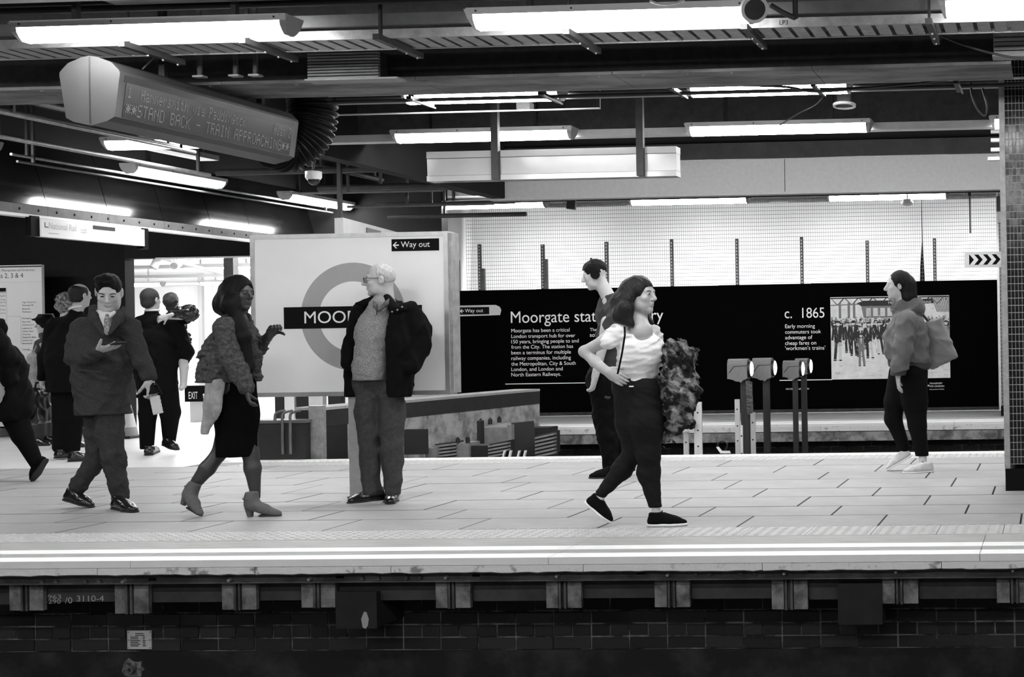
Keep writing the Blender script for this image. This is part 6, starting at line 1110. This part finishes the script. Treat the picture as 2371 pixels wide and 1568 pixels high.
shoe(t, G(341, 1056), G(341, 1045) + [0.02, .16, 0], LTH, SBK, w_=.048); shoe(t, p(380, 1030, .1), p(412, 1043, .02), LTH, SBK, up=nrm([.3, -.2, .9]), w_=.046)
c2 = thing('person', 'small child in a shiny puffer jacket carried on the man in black', 'person', p(400, 820, .2)); Y1 = .22
hc = p(397, 700, Y1); hf = nrm([-.2, .98, 0]); Sb = SDF().chain([p(402, 725, Y1), p(410, 770, Y1), p(415, 830, Y1)], [.06, .09, .09], .04); Sb.chain([p(420, 815, Y1 - .08), p(426, 850, Y1 - .16), p(425, 893, Y1 - .18)], [.06, .045, .032], .02); Sb.cone(p(424, 893, Y1 - .18), p(420, 900, Y1 - .27), .03, .026)
Sh = SDF(); head(Sh, hc, hf, k=.88); Sh.cone(hc - UZ * .04, p(402, 728, Y1), .045, .05); Sa = SDF().chain([p(415, 740, Y1), p(432, 735, Y1 - .2), p(386, 735, -.2)], [.035, .03, .022]); hand(Sa, p(388, 732, -.22), [-.93, -.05, -.3], [0, .95, -.2], 1, .25, .85, .25); BODY_IN = 0; solid('body', [(Sb, .01), (Sh, .006), (Sa, .005)], mat('pale tights', .5, .7), c2)
f, s_, u = axes(hf); A = np.stack([s_, f, u]); S = SDF().ell(hc + u * .026 - f * .018, [.078, .095, .088], A); S.cone(hc - f * .03, hc - u * .06 - f * .03, .07, .05); S.ell(hc + f * .105 - u * .02, [.1, .08, .1], A, op=-1); S.wrinkle(.002, 80, seed=32); solid('hair', [(S, .006)], mat('brown hair', .03, .5, var=.6, scale=50, bump=.4, bscale=90), c2)
S = SDF().chain([p(404, 745, Y1), p(412, 790, Y1), p(416, 822, Y1)], [.11, .13, .12], .04); S.chain([p(418, 738, Y1 - .05), p(440, 728, Y1 - .22), p(436, 722, Y1 - .3), p(398, 726, -.14)], [.075, .085, .075, .05], .02); S.wrinkle(.006, 45, seed=33); solid('puffer_jacket', [(S, .008)], mat('shiny puffer cloth', .008, .25, spec=.6, bump=.4, bscale=25), c2)
BODY_IN = .024
# ---------------------------------------------------------------- 8. balding man from behind
Y0 = 14.8; p = lambda x, y, d=0: P(x, y, Y0 + d); R = lambda w_: w_ / 2 * Y0 / FPX
t = person('balding man in a dark suit walking away beside the overcoat man', G(165, 1064))
hf = nrm([.30, .95, 0]); hc = p(186, 684); Sb = SDF().chain([p(168, 775), p(160, 800), p(158, 890)], [.11, .12, .12], .05); Sb.chain([p(145, 910), p(143, 980), p(136, 1045)], [.07, .055, .04]); Sb.chain([p(175, 910, .05), p(172, 980, .05), p(168, 1048, .05)], [.07, .055, .04])
Sa = SDF().chain([p(125, 755), p(105, 830), p(98, 885)], [.05, .04, .03]); hand(Sa, p(98, 885), [0, 0, -1], [.9, .2, .1], 1, .9); Sh = SDF(); head(Sh, hc, hf, k=1.04); Sh.cone(hc - UZ * .05, p(177, 726), .060, .056, .03); solid('body', [(Sb, .014), (Sh, .006), (Sa, .006)], SK, t)
f, s_, u = axes(hf); A = np.stack([s_, f, u]); S = SDF().ell(hc + u * .028 - f * .02, [.084, .106, .092], A); S.ell(hc - f * .05 - u * .04, [.068, .06, .05], A, .03); S.ell(hc + f * .12 + u * .02, [.11, .1, .12], A, op=-1); S.ell(hc + u * .115 + f * .01, [.075, .085, .045], A, op=-1); S.cut(hc - u * .075, -u); solid('hair', [(S, .006)], HD, t)
MB().tube([p(178, 713) + .07 * np.array([math.cos(a), math.sin(a), .25 * math.cos(a)]) for a in np.linspace(0, 6.283, 17)], .013, 6).build('shirt_collar', CSH, t)
S = SDF().chain([p(163, 800), p(158, 830), p(156, 905)], [R(105), R(104), R(96)], .05, (np.array([0, 1., 0]), .75)); S.cone(p(130, 752), p(205, 748), R(38), R(38), .05); S.cone(p(176, 728), p(172, 748), .08, .11, .04); S.chain([p(126, 758), p(106, 828), p(99, 872)], [R(40), R(34), R(27)], .02); S.wrinkle(.003, 22, seed=35); S.cut(p(156, 908), -UZ); solid('suit_jacket', [(S, .011)], CBK2, t)
S = SDF().chain([p(145, 895), p(143, 970), p(138, 1035)], [R(50), R(38), R(32)], .03); S.chain([p(174, 895, .05), p(172, 970, .05), p(168, 1042, .05)], [R(50), R(40), R(32)], .03); S.cut(p(150, 1046), -UZ); solid('trousers', [(S, .011)], CBK2, t)
shoe(t, p(131, 1062, -.06), p(131, 1062, -.06) + [.05, .22, .0], LTH, SBK, up=nrm([0, -.2, 1]), w_=.052); shoe(t, G(160, 1069), G(160, 1069) + [.17, .14, 0], LTH, SBK, w_=.048)
q = p(92, 940, .0); bg = thing('briefcase', 'soft black briefcase carried by the balding man', 'bag', q); S = SDF().box(q, [.07, .16, .19], None, .04); S.wrinkle(.004, 20, seed=36); solid('case', [(S, .009)], mat('black bag leather', .007, .4, var=.4), bg); MB().tube([q + [0, -.07, .18], q + [0, -.05, .25], q + [0, .05, .25], q + [0, .07, .18]], .01, 8).build('handle', M_black, bg)
# ---------------------------------------------------------------- 9. curly haired person ahead of him
Y0 = 16.6; p = lambda x, y, d=0: P(x, y, Y0 + d); R = lambda w_: w_ / 2 * Y0 / FPX
t = person('grey curly haired person in black ahead of the balding man', G(150, 1037)); hc = p(155, 701); hf = nrm([.3, .95, 0])
Sh = SDF(); head(Sh, hc, hf); Sh.cone(hc - UZ * .05, p(153, 740), .055, .07); Sb = SDF().chain([p(153, 745), p(152, 900)], [.11, .11]); Sb.chain([p(142, 900), p(142, 1028)], [.06, .04]); Sb.chain([p(162, 900), p(162, 1028)], [.06, .04]); solid('body', [(Sb, .014), (Sh, .007)], SK, t)
S = SDF().ell(hc + UZ * .025 - hf * .01, [.11, .115, .11]); S.ell(hc - UZ * .05 - hf * .03, [.115, .09, .08], k=.04); S.ell(hc + hf * .12 - UZ * .02, [.09, .08, .1], op=-1); S.wrinkle(.008, 70, seed=38); solid('hair', [(S, .008)], HG, t)
S = SDF().chain([p(153, 788), p(152, 820), p(152, 920)], [R(80), R(84), R(90)], .05, (np.array([0, 1., 0]), .75)); S.cone(p(132, 752), p(174, 752), R(34), R(34), .04); S.chain([p(130, 758), p(124, 860)], [R(30), R(24)]); S.chain([p(176, 758), p(182, 860)], [R(30), R(24)]); S.cut(p(152, 925), -UZ); solid('coat', [(S, .012)], CBK, t)
S = SDF().chain([p(142, 910), p(142, 1026)], [R(36), R(26)]); S.chain([p(162, 910), p(162, 1026)], [R(36), R(26)]); S.cut(p(142, 1030), -UZ); solid('trousers', [(S, .012)], CBK, t)
shoe(t, G(142, 1038), G(142, 1038) + [.03, .24, 0], LTH, SBK); shoe(t, G(162, 1038), G(162, 1038) + [.03, .24, 0], LTH, SBK)
# ---------------------------------------------------------------- 10. short person with a flat dark hat
Y0 = 17.1; p = lambda x, y, d=0: P(x, y, Y0 + d); R = lambda w_: w_ / 2 * Y0 / FPX
t = person('short person in dark clothes and a flat dark hat by the line diagram', G(95, 1030)); hc = p(106, 752); hf = nrm([-.8, -.5, 0])
Sh = SDF(); head(Sh, hc, hf, k=.98); Sh.cone(hc - UZ * .05, p(107, 785), .055, .07); Sb = SDF().chain([p(106, 790), p(102, 910)], [.11, .11]); Sb.chain([p(92, 910), p(90, 1022)], [.06, .04]); Sb.chain([p(108, 910, .1), p(106, 1020, .1)], [.06, .04]); Sa = SDF().chain([p(96, 800, -.12), p(85, 850, -.2), p(82, 895, -.22)], [.045, .04, .03]); hand(Sa, p(82, 895, -.22), [0, -.1, -1], [.9, .2, 0], 1, .4); solid('body', [(Sb, .014), (Sh, .007), (Sa, .007)], SK2, t)
S = SDF().ell(hc + UZ * .02, [.085, .1, .09]); S.ell(hc + hf * .11 - UZ * .03, [.09, .08, .1], op=-1); solid('hair', [(S, .008)], HB, t)
S = SDF().cone(hc + UZ * .075, hc + UZ * .115, .115, .085, .01).cone(hc + UZ * .062, hc + UZ * .068, .15, .15, .01, (UZ, .12)); S.cut(hc + UZ * .13, UZ); ht = solid('hat', [(S, .008)], M_black, t); MB().ring(hc + UZ * .131, (1, 0, 0), (0, 1, 0), .07, .082, .004, 28).build('hat_edge', M_galv, ht)
S = SDF().chain([p(106, 818), p(102, 850), p(100, 925)], [R(60), R(66), R(66)], .05, (np.array([0, 1., 0]), .8)); S.cone(p(106, 778), p(106, 792), .08, .1); S.chain([p(94, 798, -.1), p(86, 846, -.18), p(83, 880, -.21)], [R(28), R(26), R(20)], .02); S.chain([p(118, 798, .1), p(122, 880, .1)], [R(28), R(22)], .02); S.wrinkle(.004, 22, seed=40); S.cut(p(100, 930), -UZ); solid('coat', [(S, .012)], CGR, t)
S = SDF().chain([p(92, 915), p(89, 1020)], [R(36), R(32)]); S.chain([p(108, 915, .1), p(106, 1018, .1)], [R(34), R(28)]); S.cut(p(90, 1022), -UZ); solid('trousers', [(S, .012)], CGR, t); shoe(t, G(74, 1032), G(116, 1032), LTH, SBK); shoe(t, G(90, 1030) + [0, .12, 0], G(125, 1030) + [0, .12, 0], LTH, SBK)
q = p(78, 862, -.36); S = SDF().box(q, [.075, .06, .22], None, .05); S.cone(q + UZ * .2, q + UZ * .26, .05, .02); S.wrinkle(.004, 18, seed=41); bg = thing('pale_bag', 'pale cloth bag held by the short person in the flat hat', 'bag', q); solid('pouch', [(S, .01)], CBE, bg); MB().tube([q + UZ * .24, p(84, 800, -.30)], .008, 6).build('strap', CBE, bg)
# ---------------------------------------------------------------- 11. person walking out at the edge
Y0 = 12.4; p = lambda x, y, d=0: P(x, y, Y0 + d); R = lambda w_: w_ / 2 * Y0 / FPX
t = person('person in a long black coat walking away from the line diagram', G(40, 1112)); hc = p(-42, 700); hf = nrm([-.97, -.2, 0])
Sh = SDF(); head(Sh, hc, hf); Sh.cone(hc + [.02, 0, -.05], p(-28, 752), .055, .07); Sb = SDF().chain([p(-25, 755), p(-10, 920)], [.1, .11]); Sb.chain([p(20, 930), p(48, 1000), p(92, 1080)], [.07, .05, .035]); Sb.chain([p(-20, 930, .1), p(-60, 1010, .1), p(-80, 1085, .1)], [.07, .05, .035]); Sa = SDF().chain([p(-18, 770, -.2), p(10, 840, -.2), p(0, 900, -.25)], [.05, .04, .03]); hand(Sa, p(0, 900, -.25), [-.2, 0, -1], [-.9, .2, 0], 1, .4); solid('body', [(Sb, .014), (Sh, .008), (Sa, .007)], SK2, t)
S = SDF().ell(hc + UZ * .03 + [.02, 0, 0], [.1, .09, .1]); S.chain([hc + [.05, 0, 0], p(-22, 740)], [.08, .06]); S.ell(hc + hf * .105 - UZ * .03, [.085, .1, .1], op=-1); solid('hair', [(S, .008)], HB, t)
S = SDF().chain([p(-20, 805), p(0, 855), p(15, 945)], [R(86), R(110), R(120)], .05); S.cone(p(-32, 752), p(-10, 760), .09, .1, .04); S.chain([p(-12, 775, -.18), p(22, 838, -.2), p(20, 880, -.22)], [R(44), R(46), R(40)], .03); S.wrinkle(.004, 20, seed=43); S.cut(p(0, 975), -UZ); solid('long_coat', [(S, .011)], CBK, t)
S = SDF().chain([p(25, 940), p(52, 1008), p(84, 1072)], [R(66), R(46), R(30)], .03); S.chain([p(-20, 940, .1), p(-60, 1010, .1), p(-80, 1085, .1)], [R(60), R(46), R(30)], .03); solid('trousers', [(S, .011)], CBK, t)
shoe(t, p(108, 1066), p(76, 1116), CBK, SBK, up=nrm([-.75, 0, .5]), w_=.045); shoe(t, G(-62, 1112) + [0, .1, 0], G(-130, 1112) + [0, .1, 0], CBK, SBK)
